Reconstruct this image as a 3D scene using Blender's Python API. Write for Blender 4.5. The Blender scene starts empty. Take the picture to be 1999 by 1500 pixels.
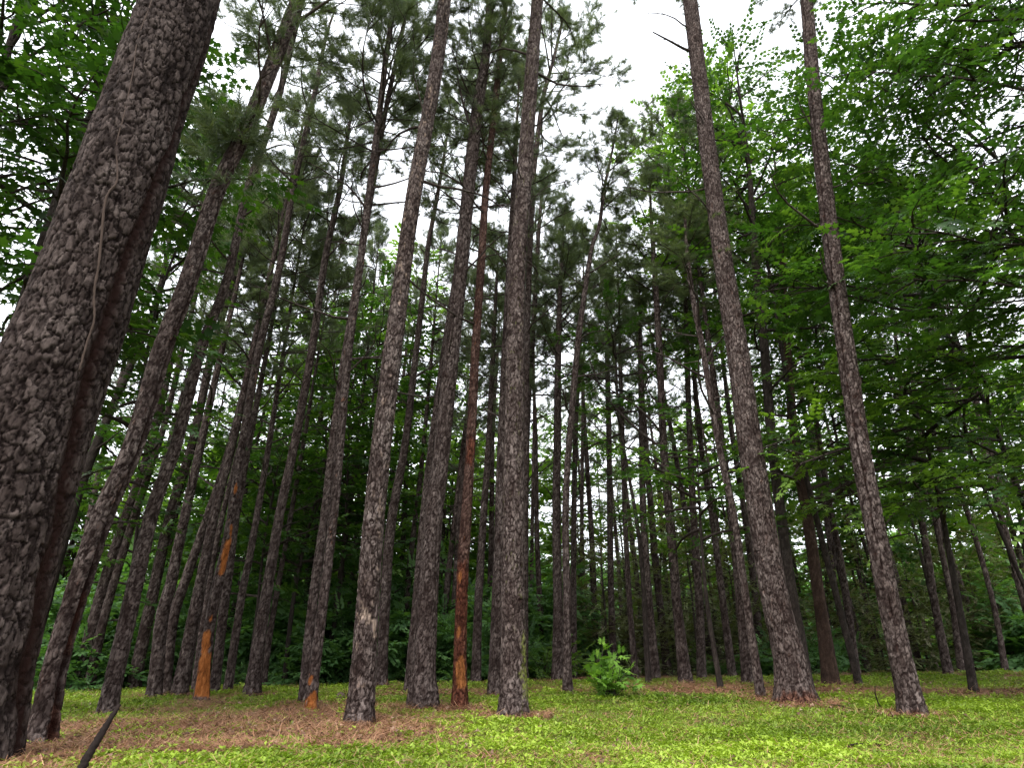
import bpy, math, random
import numpy as np
from mathutils import Vector, Quaternion

# ------------------------------------------------------------------ camera, sky, light, exposure
SC = bpy.context.scene
COL = SC.collection
F_PX, CX, CY = 1200.0, 999.5, 750.0          # focal length and centre in photo pixels
PITCH = math.radians(24.62)
CAMH = 0.65
cam_d = bpy.data.cameras.new("camera")
cam = bpy.data.objects.new("camera", cam_d)
COL.objects.link(cam)
cam_d.sensor_width = 36.0
cam_d.lens = F_PX / 1999.0 * 36.0
cam_d.clip_start = 0.05
cam_d.clip_end = 2000.0
cam.location = (0, 0, CAMH)
cam.rotation_euler = (math.pi / 2 + PITCH, 0, 0)
SC.camera = cam

SUN_EL, SUN_AZ = math.radians(58), math.radians(200)   # azimuth clockwise from +Y: behind the camera, a little left
w = bpy.data.worlds.new("World")
SC.world = w
w.use_nodes = True
nt = w.node_tree
bgn = nt.nodes["Background"]
sky = nt.nodes.new("ShaderNodeTexSky")
sky.sky_type = 'NISHITA'
sky.sun_disc = False
sky.sun_elevation = SUN_EL
sky.sun_rotation = SUN_AZ
sky.dust_density = 4.0
hs = nt.nodes.new("ShaderNodeHueSaturation")
hs.inputs['Saturation'].default_value = 0.22
mx = nt.nodes.new("ShaderNodeMix")
mx.data_type = 'RGBA'
mx.inputs[0].default_value = 0.55
mx.inputs[7].default_value = (7.6, 7.9, 8.4, 1)       # even cloud layer
nt.links.new(sky.outputs[0], hs.inputs['Color'])
nt.links.new(hs.outputs[0], mx.inputs[6])
nt.links.new(mx.outputs[2], bgn.inputs['Color'])
bgn.inputs['Strength'].default_value = 0.15

sun_d = bpy.data.lights.new("sun", 'SUN')
sun_d.energy = 1.5
sun_d.angle = math.radians(25)
sun_d.color = (1.0, 0.96, 0.9)
sun = bpy.data.objects.new("sun", sun_d)
COL.objects.link(sun)
sdir = Vector((math.sin(SUN_AZ) * math.cos(SUN_EL), math.cos(SUN_AZ) * math.cos(SUN_EL), math.sin(SUN_EL)))
sun.rotation_euler = sdir.to_track_quat('Z', 'Y').to_euler()
sun.location = sdir * 60

SC.view_settings.view_transform = 'Standard'
SC.view_settings.look = 'None'
SC.view_settings.gamma = 1.0
SC.view_settings.exposure = 1.5
SC.view_settings.use_curve_mapping = False
SC.render.engine = 'CYCLES'
SC.cycles.max_bounces = 7
SC.cycles.diffuse_bounces = 4
SC.cycles.glossy_bounces = 2
SC.cycles.transmission_bounces = 4
SC.cycles.use_denoising = True

# ------------------------------------------------------------------ small helpers
CP, SP = math.cos(PITCH), math.sin(PITCH)


def ray(px, py):
    u = CY - py
    return np.array([px - CX, F_PX * CP - u * SP, F_PX * SP + u * CP])


def at(px, py, Y):
    """World point seen at photo pixel px,py at forward distance Y."""
    r = ray(px, py)
    return np.array([0, 0, CAMH]) + r * (Y / r[1])


def sstep(a, b, x):
    t = np.clip((np.asarray(x, float) - a) / (b - a), 0, 1)
    return t * t * (3 - 2 * t)


def hash01(*ks):
    h = np.zeros(np.broadcast(*ks).shape, np.uint64)
    for i, k in enumerate(ks):
        h = h * np.uint64(0x9E3779B97F4A7C15) + np.asarray(k, np.int64).astype(np.uint64) + np.uint64(i * 7919 + 13)
        h ^= h >> np.uint64(29)
        h *= np.uint64(0xBF58476D1CE4E5B9)
        h ^= h >> np.uint64(32)
    return (h >> np.uint64(11)).astype(np.float64) / float(1 << 53)


def vnoise(x, y, seed=0, perx=None):
    x = np.asarray(x, float)
    y = np.asarray(y, float)
    xi, yi = np.floor(x).astype(np.int64), np.floor(y).astype(np.int64)
    fx, fy = x - xi, y - yi
    fx = fx * fx * (3 - 2 * fx)
    fy = fy * fy * (3 - 2 * fy)

    def g(a, b):
        if perx:
            a = a % perx
        return hash01(a, b, np.int64(seed))
    return (g(xi, yi) * (1 - fx) + g(xi + 1, yi) * fx) * (1 - fy) + (g(xi, yi + 1) * (1 - fx) + g(xi + 1, yi + 1) * fx) * fy


def fbm(x, y, seed=0, octs=4):
    s, a, t = 0, .5, 0
    for k in range(octs):
        s = s + a * vnoise(x * 2 ** k, y * 2 ** k, seed + k)
        t += a
        a *= .5
    return s / t


def make_mesh(name, V, faces, mat, attrs=None, smooth=False):
    """V (n,3); faces: list of (m,k) index arrays."""
    me = bpy.data.meshes.new(name)
    V = np.asarray(V, np.float32)
    faces = [np.asarray(f, np.int32) for f in faces if len(f)]
    me.vertices.add(len(V))
    me.vertices.foreach_set("co", V.ravel())
    nl = sum(f.size for f in faces)
    npoly = sum(len(f) for f in faces)
    me.loops.add(nl)
    me.loops.foreach_set("vertex_index", np.concatenate([f.ravel() for f in faces]))
    me.polygons.add(npoly)
    starts, c = [], 0
    for f in faces:
        starts.append(c + np.arange(len(f)) * f.shape[1])
        c += f.size
    me.polygons.foreach_set("loop_start", np.concatenate(starts).astype(np.int32))
    if smooth:
        me.polygons.foreach_set("use_smooth", np.ones(npoly, bool))
    for k, v in (attrs or {}).items():
        a = me.attributes.new(k, 'FLOAT', 'POINT')
        a.data.foreach_set("value", np.asarray(v, np.float32))
    me.update(calc_edges=True)
    me.materials.append(mat)
    return me


def link(name, me, parent=None):
    o = bpy.data.objects.new(name, me)
    COL.objects.link(o)
    if parent is not None:
        o.parent = parent
    return o


def tag(o, label=None, cat=None, group=None, kind=None):
    if label:
        o["label"] = label
    if cat:
        o["category"] = cat
    if group:
        o["group"] = group
    if kind:
        o["kind"] = kind
    return o


def thing(name, label, cat, loc, group=None, rz=0.0):
    o = bpy.data.objects.new(name, None)
    COL.objects.link(o)
    o.empty_display_size = .2
    o.location = loc
    o.rotation_euler = (0, 0, rz)
    return tag(o, label, cat, group)


def copy_tree(root, loc, rz, scale, label, group):
    """A thing and each of its parts copied one by one (mesh data shared)."""
    r = root.copy()
    COL.objects.link(r)
    r.location = loc
    r.rotation_euler = (0, 0, rz)
    r.scale = scale
    r["label"] = label
    r["group"] = group
    for ch in list(root.children):
        c = ch.copy()
        COL.objects.link(c)
        c.parent = r
    return r


# ------------------------------------------------------------------ terrain height
def gz(x, y):
    x = np.asarray(x, float)
    y = np.asarray(y, float)
    s = sstep(4.0, 16.5, y)
    xx = np.clip(x, -16, 22)
    z = s * (.26 + .017 * xx)
    z = z - .010 * np.clip(y - 24, 0, 60)
    z = z + (.05 * (fbm(x * .45, y * .45, 5, 3) - .5) + .02 * (vnoise(x * 2.1, y * 2.1, 9) - .5)) * sstep(1, 4, y)
    return z


def hit_ground(px, py, default=None, far=26):
    r = ray(px, py)
    Y = 2.0
    while Y < far:
        p = r * (Y / r[1])
        if CAMH + p[2] <= float(gz(p[0], Y)):
            return Y
        Y += .02
    return default


# ------------------------------------------------------------------ materials
def new_mat(name):
    m = bpy.data.materials.new(name)
    m.use_nodes = True
    n = m.node_tree
    return m, n, n.nodes["Principled BSDF"], n.nodes["Material Output"]


def attr(n, name):
    a = n.nodes.new("ShaderNodeAttribute")
    a.attribute_name = name
    return a.outputs['Fac']


def noise(n, scale, detail=4, rough=.6, vec=None):
    t = n.nodes.new("ShaderNodeTexNoise")
    t.inputs['Scale'].default_value = scale
    t.inputs['Detail'].default_value = detail
    t.inputs['Roughness'].default_value = rough
    if vec is not None:
        n.links.new(vec, t.inputs['Vector'])
    return t.outputs['Fac']


def ramp(n, fac, stops):
    r = n.nodes.new("ShaderNodeValToRGB")
    e = r.color_ramp.elements
    while len(e) < len(stops):
        e.new(.5)
    for k, (p, c) in enumerate(stops):
        e[k].position = p
        e[k].color = (*c, 1)
    n.links.new(fac, r.inputs[0])
    return r.outputs[0]


def mixc(n, fac, a, b, mode='MIX'):
    m = n.nodes.new("ShaderNodeMix")
    m.data_type = 'RGBA'
    m.blend_type = mode
    for sock, v in ((m.inputs[0], fac), (m.inputs[6], a), (m.inputs[7], b)):
        if isinstance(v, (int, float)):
            sock.default_value = v
        elif isinstance(v, tuple):
            sock.default_value = (*v, 1)
        else:
            n.links.new(v, sock)
    return m.outputs[2]


def objcoord(n, sc=(1, 1, 1)):
    t = n.nodes.new("ShaderNodeTexCoord")
    m = n.nodes.new("ShaderNodeMapping")
    m.inputs['Scale'].default_value = sc
    n.links.new(t.outputs['Object'], m.inputs['Vector'])
    return m.outputs[0]


def bump(n, b, h, strength, dist):
    bp = n.nodes.new("ShaderNodeBump")
    bp.inputs['Strength'].default_value = strength
    bp.inputs['Distance'].default_value = dist
    n.links.new(h, bp.inputs['Height'])
    n.links.new(bp.outputs[0], b.inputs['Normal'])


def bark_material(name, plate_lo, plate_hi, seam, peel=(.29, .095, .026), fine=1.0, cell=(.055, .105), seam_w=.15, depth=.014):
    m, n, b, _ = new_mat(name)
    v0 = objcoord(n, (1, 1, 1))
    # wobble the plate pattern so that the fissures run crooked
    wn = n.nodes.new("ShaderNodeTexNoise")
    wn.inputs['Scale'].default_value = 9
    wn.inputs['Detail'].default_value = 6
    wn.inputs['Roughness'].default_value = .78
    n.links.new(v0, wn.inputs['Vector'])
    wv = n.nodes.new("ShaderNodeVectorMath")
    wv.operation = 'MULTIPLY_ADD'
    n.links.new(wn.outputs['Color'], wv.inputs[0])
    wv.inputs[1].default_value = (.085, .085, .16)
    n.links.new(v0, wv.inputs[2])
    mp = n.nodes.new("ShaderNodeMapping")
    mp.inputs['Scale'].default_value = (1 / cell[0], 1 / cell[0], 1 / cell[1])
    n.links.new(wv.outputs[0], mp.inputs['Vector'])
    ve = n.nodes.new("ShaderNodeTexVoronoi")
    ve.feature = 'DISTANCE_TO_EDGE'
    ve.inputs['Scale'].default_value = 1
    vc = n.nodes.new("ShaderNodeTexVoronoi")
    vc.inputs['Scale'].default_value = 1
    for q in (ve, vc):
        n.links.new(mp.outputs[0], q.inputs['Vector'])
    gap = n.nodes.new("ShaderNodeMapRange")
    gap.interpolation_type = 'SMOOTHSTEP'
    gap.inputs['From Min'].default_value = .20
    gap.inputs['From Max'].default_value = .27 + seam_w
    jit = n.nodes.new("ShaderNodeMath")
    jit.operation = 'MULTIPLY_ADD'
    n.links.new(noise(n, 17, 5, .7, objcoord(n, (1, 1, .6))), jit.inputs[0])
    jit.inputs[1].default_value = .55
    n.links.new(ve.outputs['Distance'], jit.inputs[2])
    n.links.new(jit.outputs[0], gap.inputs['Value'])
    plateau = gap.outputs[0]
    sep = n.nodes.new("ShaderNodeSeparateColor")
    n.links.new(vc.outputs['Color'], sep.inputs[0])
    v = objcoord(n, (1, 1, .4))
    tone = mixc(n, .5, attr(n, "cell"), sep.outputs[0])
    plates = ramp(n, tone, [(.1, plate_lo), (.9, plate_hi)])
    blot = ramp(n, noise(n, 2.6, 5, .65, v), [(.32, (.52, .46, .45)), (.7, (1.2, 1.2, 1.22))])
    c = mixc(n, .85, plates, blot, 'MULTIPLY')
    fl = noise(n, 48 * fine, 6, .72, v)
    speck = ramp(n, fl, [(.3, (.42, .38, .37)), (.72, (1.55, 1.52, 1.5))])
    c = mixc(n, .8, c, speck, 'MULTIPLY')
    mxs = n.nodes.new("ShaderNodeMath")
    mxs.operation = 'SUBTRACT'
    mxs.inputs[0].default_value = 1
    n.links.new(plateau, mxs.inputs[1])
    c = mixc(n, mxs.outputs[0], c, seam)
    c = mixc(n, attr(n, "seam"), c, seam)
    c = mixc(n, attr(n, "stain"), c, (.016, .0075, .006))
    c = mixc(n, attr(n, "rust"), c, mixc(n, 1.0, c, (1.15, .74, .58), 'MULTIPLY'))
    c = mixc(n, attr(n, "moss"), c, (.13, .15, .03))
    c = mixc(n, attr(n, "pale"), c, (.33, .25, .20))
    pc = ramp(n, noise(n, 24, 7, .8, objcoord(n, (1, 1, .22))), [(.33, tuple(.22 * q for q in peel)), (.52, peel), (.75, (.50, .22, .075))])
    c = mixc(n, attr(n, "peel"), c, pc)
    n.links.new(c, b.inputs['Base Color'])
    b.inputs['Roughness'].default_value = .9
    b.inputs['Specular IOR Level'].default_value = .06
    hm = n.nodes.new("ShaderNodeMath")
    hm.operation = 'MULTIPLY_ADD'
    n.links.new(fl, hm.inputs[0])
    hm.inputs[1].default_value = .9
    n.links.new(plateau, hm.inputs[2])
    bump(n, b, hm.outputs[0], .8, depth)
    return m


def leaf_material(name, dark, mid, light, trans=.35, tcol=1.6, rough=.5):
    m, n, b, out = new_mat(name)
    c = ramp(n, attr(n, "tint"), [(0, dark), (.55, mid), (1, light)])
    n.links.new(c, b.inputs['Base Color'])
    b.inputs['Roughness'].default_value = rough
    b.inputs['Specular IOR Level'].default_value = .3
    tr = n.nodes.new("ShaderNodeBsdfTranslucent")
    tc = mixc(n, 1.0, c, (tcol, tcol * 1.12, tcol * .35), 'MULTIPLY')
    n.links.new(tc, tr.inputs['Color'])
    ms = n.nodes.new("ShaderNodeMixShader")
    ms.inputs[0].default_value = trans
    n.links.new(b.outputs[0], ms.inputs[1])
    n.links.new(tr.outputs[0], ms.inputs[2])
    n.links.new(ms.outputs[0], out.inputs['Surface'])
    return m


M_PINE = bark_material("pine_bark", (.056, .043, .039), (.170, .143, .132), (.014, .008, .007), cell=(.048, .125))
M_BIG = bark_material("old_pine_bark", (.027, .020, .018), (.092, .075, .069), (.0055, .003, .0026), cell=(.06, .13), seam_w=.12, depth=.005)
M_RED = bark_material("reddish_bark", (.070, .040, .032), (.160, .105, .086), (.020, .009, .007), fine=1.3, cell=(.04, .08), peel=(.21, .078, .026))
M_DARK = bark_material("hardwood_bark", (.040, .034, .030), (.075, .063, .056), (.022, .017, .015), cell=(.02, .12))
M_BROWN = bark_material("brown_hardwood_bark", (.075, .050, .038), (.11, .076, .058), (.035, .022, .018), cell=(.02, .14))
M_NEEDLE = leaf_material("pine_needles", (.058, .078, .052), (.100, .130, .080), (.155, .182, .098), .32, 1.25, .45)
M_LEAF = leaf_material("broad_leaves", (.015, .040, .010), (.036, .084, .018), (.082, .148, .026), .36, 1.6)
M_LEAFD = leaf_material("shaded_leaves", (.010, .030, .007), (.024, .064, .012), (.060, .118, .018), .30, 1.5)  # darker copy of the broad leaves, shade put into the colour
M_LEAFL = leaf_material("sunny_leaves", (.052, .105, .020), (.090, .165, .030), (.14, .225, .042), .42, 1.6)  # light-green leaves, with backlit brightness put into the colour as well
M_CEDAR = leaf_material("cedar_leaves", (.095, .075, .040), (.120, .140, .060), (.17, .205, .080), .3, 1.2)
M_SAP = leaf_material("sapling_leaves", (.075, .165, .024), (.14, .27, .040), (.23, .37, .060), .35, 1.5)
M_SHRUB = leaf_material("shrub_leaves", (.042, .095, .034), (.075, .16, .052), (.13, .24, .080), .38, 1.5)
M_GRASS = leaf_material("ground_leaves", (.062, .108, .012), (.178, .262, .024), (.30, .41, .050), .30, 1.25)
M_STRAW = leaf_material("straw_needles", (.145, .066, .036), (.26, .134, .074), (.41, .25, .15), .1, 1.0, .7)
M_LITTER = leaf_material("dead_leaves", (.035, .018, .012), (.12, .065, .042), (.42, .30, .22), .1, 1.0, .7)
M_VINE, _n, _b, _ = new_mat("vine_bark")
_b.inputs['Base Color'].default_value = (.060, .043, .036, 1)
_b.inputs['Roughness'].default_value = .9
_b.inputs['Specular IOR Level'].default_value = .05
bump(_n, _b, noise(_n, 60, 5, .7, objcoord(_n, (1, 1, .3))), .5, .01)
M_STICK, _n, _b, _ = new_mat("wet_dead_wood")
_n.links.new(ramp(_n, noise(_n, 25, 5, .7, objcoord(_n, (1, 1, .2))), [(.3, (.006, .004, .0035)), (.75, (.020, .014, .012))]), _b.inputs['Base Color'])
_b.inputs['Roughness'].default_value = .85
_b.inputs['Specular IOR Level'].default_value = .08
bump(_n, _b, noise(_n, 45, 6, .7, objcoord(_n, (1, 1, .25))), .6, .01)
M_CONE, _n, _b, _ = new_mat("cone_scales")
_n.links.new(ramp(_n, noise(_n, 40, 3), [(.3, (.06, .035, .024)), (.7, (.20, .14, .11))]), _b.inputs['Base Color'])
_b.inputs['Roughness'].default_value = .8
M_LIMB = bark_material("limb_bark", (.050, .042, .038), (.085, .072, .066), (.03, .02, .02))

# ground: straw attribute decides between leaf litter and the green mat
M_GROUND, n_, b_, _ = new_mat("forest_floor")
_v = objcoord(n_)
_gr = ramp(n_, noise(n_, 3.2, 8, .7, _v), [(.28, (.045, .050, .012)), (.5, (.095, .105, .020)), (.75, (.17, .15, .045))])
_gr = mixc(n_, .7, _gr, ramp(n_, noise(n_, 42, 5, .75, _v), [(.3, (.45, .5, .4)), (.7, (1.35, 1.35, 1.2))]), 'MULTIPLY')
_st = ramp(n_, noise(n_, 5.5, 8, .72, _v), [(.28, (.065, .031, .019)), (.5, (.18, .094, .054)), (.75, (.34, .205, .125))])
_st = mixc(n_, .7, _st, ramp(n_, noise(n_, 60, 6, .8, _v), [(.34, (.3, .28, .27)), (.66, (1.6, 1.55, 1.5))]), 'MULTIPLY')
n_.links.new(mixc(n_, attr(n_, "straw"), _gr, _st), b_.inputs['Base Color'])
b_.inputs['Roughness'].default_value = .95
b_.inputs['Specular IOR Level'].default_value = .15
bump(n_, b_, noise(n_, 30, 8, .8, _v), .8, .05)


# ------------------------------------------------------------------ geometry builders
def spline(P, n_per=10):
    """Catmull-Rom through P (k,m)."""
    P = np.asarray(P, float)
    if len(P) < 3:
        t = np.linspace(0, 1, n_per + 1)[:, None]
        return P[0] * (1 - t) + P[-1] * t
    Q = np.vstack([2 * P[0] - P[1], P, 2 * P[-1] - P[-2]])
    out = []
    for i in range(1, len(Q) - 2):
        t = np.linspace(0, 1, n_per, endpoint=False)[:, None]
        a, b, c, d = Q[i - 1], Q[i], Q[i + 1], Q[i + 2]
        out.append(.5 * (2 * b + (c - a) * t + (2 * a - 5 * b + 4 * c - d) * t ** 2 + (3 * b - a - 3 * c + d) * t ** 3))
    out.append(P[-1][None])
    return np.vstack(out)


def grid_faces(nr, ns):
    i = np.arange(nr - 1)[:, None] * ns
    j = np.arange(ns)[None]
    j2 = (j + 1) % ns
    return np.stack([i + j, i + j2, i + ns + j2, i + ns + j], -1).reshape(-1, 4)


def frames(P):
    T = np.gradient(P, axis=0)
    T /= np.linalg.norm(T, axis=1)[:, None] + 1e-9
    A = np.where(np.abs(T[:, 2:3]) > .8, np.array([[0, -1.0, 0]]), np.array([[0, 0, 1.0]]))
    U = A - T * (A * T).sum(1)[:, None]
    U /= np.linalg.norm(U, axis=1)[:, None] + 1e-9
    return T, U, np.cross(T, U)


class Wood:
    """Collects plain tapered tubes into one mesh."""
    def __init__(self):
        self.V, self.F, self.n = [], [], 0

    def tube(self, P, R, ns=5):
        P = np.asarray(P, float)
        R = np.broadcast_to(np.asarray(R, float), (len(P),))
        T, U, W = frames(P)
        a = np.arange(ns) / ns * 2 * math.pi
        V = P[:, None] + R[:, None, None] * (np.cos(a)[None, :, None] * U[:, None] + np.sin(a)[None, :, None] * W[:, None])
        self.V.append(V.reshape(-1, 3))
        self.F.append(grid_faces(len(P), ns) + self.n)
        self.n += len(P) * ns

    def mesh(self, name, mat):
        V = np.vstack(self.V)
        z = np.zeros(len(V))
        return make_mesh(name, V, [np.vstack(self.F)], mat,
                         {"cell": hash01((np.arange(len(V)) // 40).astype(np.int64), np.int64(3)), "seam": z, "peel": z, "stain": z}, smooth=True)


def stamp(templates, rng, M, L, S):
    """Place a random template (V,F,tint) at each of the frames M (n,3,3), L (n,3), S (n)."""
    Vs, Fs, Ts, n0 = [], {}, [], 0
    pick = rng.integers(0, len(templates), len(L))
    for k, (tV, tF, tT) in enumerate(templates):
        idx = np.nonzero(pick == k)[0]
        if not len(idx):
            continue
        V = np.einsum('nij,vj->nvi', M[idx], tV) * S[idx, None, None] + L[idx, None]
        off = n0 + np.arange(len(idx)) * len(tV)
        kk = tF.shape[1]
        Fs.setdefault(kk, []).append((tF[None] + off[:, None, None]).reshape(-1, kk))
        base = rng.random(len(idx))
        Ts.append(np.clip(base[:, None] * .65 + tT[None] * .35, 0, 1).ravel())
        Vs.append(V.reshape(-1, 3))
        n0 += len(idx) * len(tV)
    return np.vstack(Vs), [np.vstack(v) for v in Fs.values()], np.concatenate(Ts)


def aim(D, rng, up=None, roll=None):
    """Rotation matrices whose third column is D; second column near up when given."""
    D = D / (np.linalg.norm(D, axis=1)[:, None] + 1e-9)
    if up is None:
        up = rng.normal(size=D.shape)
    Y = up - D * (up * D).sum(1)[:, None]
    Y /= np.linalg.norm(Y, axis=1)[:, None] + 1e-9
    X = np.cross(Y, D)
    return np.stack([X, Y, D], -1)


def needle_tuft(rng, n=44, shoot=.17, ln=(.13, .21), wd=.0095):
    z = rng.random(n) * shoot
    a = rng.random(n) * 2 * math.pi
    th = np.radians(rng.uniform(18, 78, n))
    D = np.stack([np.sin(th) * np.cos(a), np.sin(th) * np.sin(a), np.cos(th)], 1)
    B = np.stack([np.zeros(n), np.zeros(n), z], 1)
    side = np.cross(D, rng.normal(size=D.shape))
    side /= np.linalg.norm(side, axis=1)[:, None]
    L = rng.uniform(*ln, n)[:, None]
    V = np.stack([B - side * wd / 2, B + side * wd / 2, B + D * L], 1).reshape(-1, 3)
    return V, np.arange(3 * n).reshape(n, 3), np.repeat(rng.random(n), 3)


def diamond(l, w_, fold=.12):
    return np.array([[0, 0, 0], [w_ / 2, l * .45, fold * w_], [0, l, -.12 * l], [-w_ / 2, l * .45, fold * w_]]), np.array([[0, 1, 2, 3]])


def star(l):
    """Five-lobed leaf, stem at the origin, tip towards +Y."""
    c = np.array([0, .36 * l, 0.02 * l])
    tips = [(-118, .36), (-58, .52), (0, .66), (58, .52), (118, .36)]
    V, F = [c, np.array([0, 0, 0])], []
    val = []
    for k, (an, le) in enumerate(tips):
        a = math.radians(an)
        V.append(c + np.array([math.sin(a) * le * l, math.cos(a) * le * l, -.10 * l * (le / .6)]))
    for an in (-88, -29, 29, 88):
        a = math.radians(an)
        V.append(c + np.array([math.sin(a) * .2 * l, math.cos(a) * .2 * l, 0]))
    t, v = [2, 3, 4, 5, 6], [7, 8, 9, 10]
    F = [[0, 1, t[0], v[0]], [0, v[0], t[1], v[1]], [0, v[1], t[2], v[2]], [0, v[2], t[3], v[3]], [0, v[3], t[4], 1]]
    return np.array(V), np.array(F)


def leaf_spray(rng, n, length, leaf, shape):
    """A flat twig end along +Z with leaves alternating to both sides, upper side +Y."""
    Vs, Fs, Ts, k0 = [], [], [], 0
    for k in range(n):
        t = (k + .5) / n
        s = 1 if k % 2 else -1
        l = leaf * rng.uniform(.75, 1.2)
        V, F = (star(l) if shape == 'star' else diamond(l, l * .62))
        ang = math.radians(rng.uniform(30, 75)) * s * (1 - .55 * t)
        d = np.array([math.sin(ang), rng.uniform(-.35, .15), math.cos(ang)])
        d /= np.linalg.norm(d)
        up = np.array([rng.uniform(-.4, .4), 1, rng.uniform(-.4, .4)])
        up = up - d * up.dot(d)
        up /= np.linalg.norm(up)
        x = np.cross(d, up)
        R = np.stack([x, d, up], 1)
        base = np.array([s * rng.uniform(.0, .25) * leaf, rng.uniform(-.2, .1) * leaf, t * length])
        Vs.append(V @ R.T + base)
        Fs.append(F + k0)
        Ts.append(np.full(len(V), rng.random()))
        k0 += len(V)
    return np.vstack(Vs), np.vstack(Fs), np.concatenate(Ts)


RG = np.random.default_rng(11)
TUFTS = [needle_tuft(RG) for _ in range(5)]
TUFTS_FAR = [needle_tuft(RG, 26, .2, (.16, .26), .020) for _ in range(4)]


def pine_crown(seed, Hc, R, nb, far=False, dense=1.0):
    """Limbs and needle tufts of a pine crown, axis +Z from its base, height Hc."""
    rng = np.random.default_rng(seed)
    wood = Wood()
    D, L = [], []
    az = rng.random() * 6.28
    for k in range(nb):
        t = (k + rng.random() * .8) / nb
        z = Hc * (.0 + .97 * t ** .9)
        az += 2.4 + rng.normal() * .5
        ln = R * (np.interp(t, [0, .15, .4, .8, 1], [.75, .95, 1.0, .55, .16])) * rng.uniform(.55, 1.18)
        el0 = math.radians(np.interp(t, [0, .5, 1], [-2, 24, 62]) + rng.normal() * 10)
        pts = [np.array([0, 0, z])]
        el, a2 = el0, az
        m = 6
        for i in range(m):
            el += math.radians(rng.uniform(0, 9))
            a2 += rng.normal() * .12
            pts.append(pts[-1] + ln / m * np.array([math.cos(el) * math.cos(a2), math.cos(el) * math.sin(a2), math.sin(el)]))
        pts = np.array(pts)
        r0 = .012 + .017 * ln / R * (1.2 - t)
        wood.tube(pts, np.linspace(r0, .005, len(pts)), 4)
        ends = [(pts[-1], pts[-1] - pts[-2])]
        nsub = max(2, int(ln * (3.4 if not far else 2.2)))
        for i in range(nsub):
            q = rng.uniform(.28, .98)
            j = min(int(q * m), m - 1)
            p = pts[j] + (pts[j + 1] - pts[j]) * (q * m - j)
            dd = pts[j + 1] - pts[j]
            dd /= np.linalg.norm(dd)
            sd = np.cross(dd, [0, 0, 1.0]) * rng.choice([-1, 1]) + rng.normal(size=3) * .3
            d = dd * .75 + sd * .75 + np.array([0, 0, rng.uniform(.05, .5)])
            d /= np.linalg.norm(d)
            l2 = ln * rng.uniform(.16, .40) * (1.15 - q * .6)
            pm = p + d * l2 * .5
            pe = p + d * l2 + np.array([0, 0, .12 * l2])
            wood.tube(np.array([p, pm, pe]), [r0 * .4, r0 * .3, .004], 3)
            ends.append((pe, pe - pm))
            for q2 in np.arange(.45, .95, .30 / max(l2, .3)):
                d3 = d + rng.normal(size=3) * .55
                d3[2] += .25
                ends.append((p + (pe - p) * q2, d3))
        for (p, d) in ends:
            d = d / np.linalg.norm(d)
            for c in range(3 if not far else 1):
                if rng.random() > dense * (.85 if not far else 1):
                    continue
                L.append(p + rng.normal(size=3) * .05 - d * .07 * c)
                D.append(d + rng.normal(size=3) * .38 + np.array([0, 0, .2]))
    L, D = np.array(L), np.array(D)
    V, F, T = stamp(TUFTS_FAR if far else TUFTS, rng, aim(D, rng), L, rng.uniform(.75, 1.2, len(L)))
    return wood, (V, F, T)


def dead_branch(seed):
    """One bare dead side branch leaving a stem at the origin, growing towards +X; twigs share the limb's surface."""
    rng = np.random.default_rng(seed)
    wood = Wood()
    ln = rng.uniform(.35, 1.7)
    el = math.radians(rng.uniform(5, 45))
    az = 0.0
    pts = [np.array([-.03, 0, 0])]
    for i in range(6):
        el += math.radians(rng.normal() * 9 - 2)
        az += rng.normal() * .18
        pts.append(pts[-1] + ln / 6 * np.array([math.cos(el) * math.cos(az), math.cos(el) * math.sin(az), math.sin(el)]))
    pts = np.array(pts)
    r0 = .009 + .009 * ln
    wood.tube(pts, np.linspace(r0, .004, 7), 5)
    for i in range(int(ln * 3.2)):
        j = rng.integers(1, 6)
        d = (pts[j + 1] - pts[j])
        d = d / np.linalg.norm(d) + rng.normal(size=3) * .6
        d /= np.linalg.norm(d)
        wood.tube(np.array([pts[j], pts[j] + d * ln * rng.uniform(.1, .28)]), [r0 * .4, .003], 3)
    return wood


# ------------------------------------------------------------------ trunks
def worley(u, v, nu, seed):
    iu, iv = np.floor(u).astype(np.int64), np.floor(v).astype(np.int64)
    f1 = np.full(u.shape, 9.0)
    f2 = np.full(u.shape, 9.0)
    cid = np.zeros(u.shape)
    for du in (-1, 0, 1):
        for dv in (-1, 0, 1):
            cu, cv = iu + du, iv + dv
            wu = cu % nu
            px = cu + .12 + .76 * hash01(wu, cv, np.int64(seed))
            py = cv + .08 + .84 * hash01(wu, cv, np.int64(seed + 1))
            d = np.hypot(u - px, v - py)
            near = d < f1
            f2 = np.where(near, f1, np.minimum(f2, d))
            cid = np.where(near, hash01(wu, cv, np.int64(seed + 2)), cid)
            f1 = np.where(near, d, f1)
    return f1, f2, cid


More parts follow.
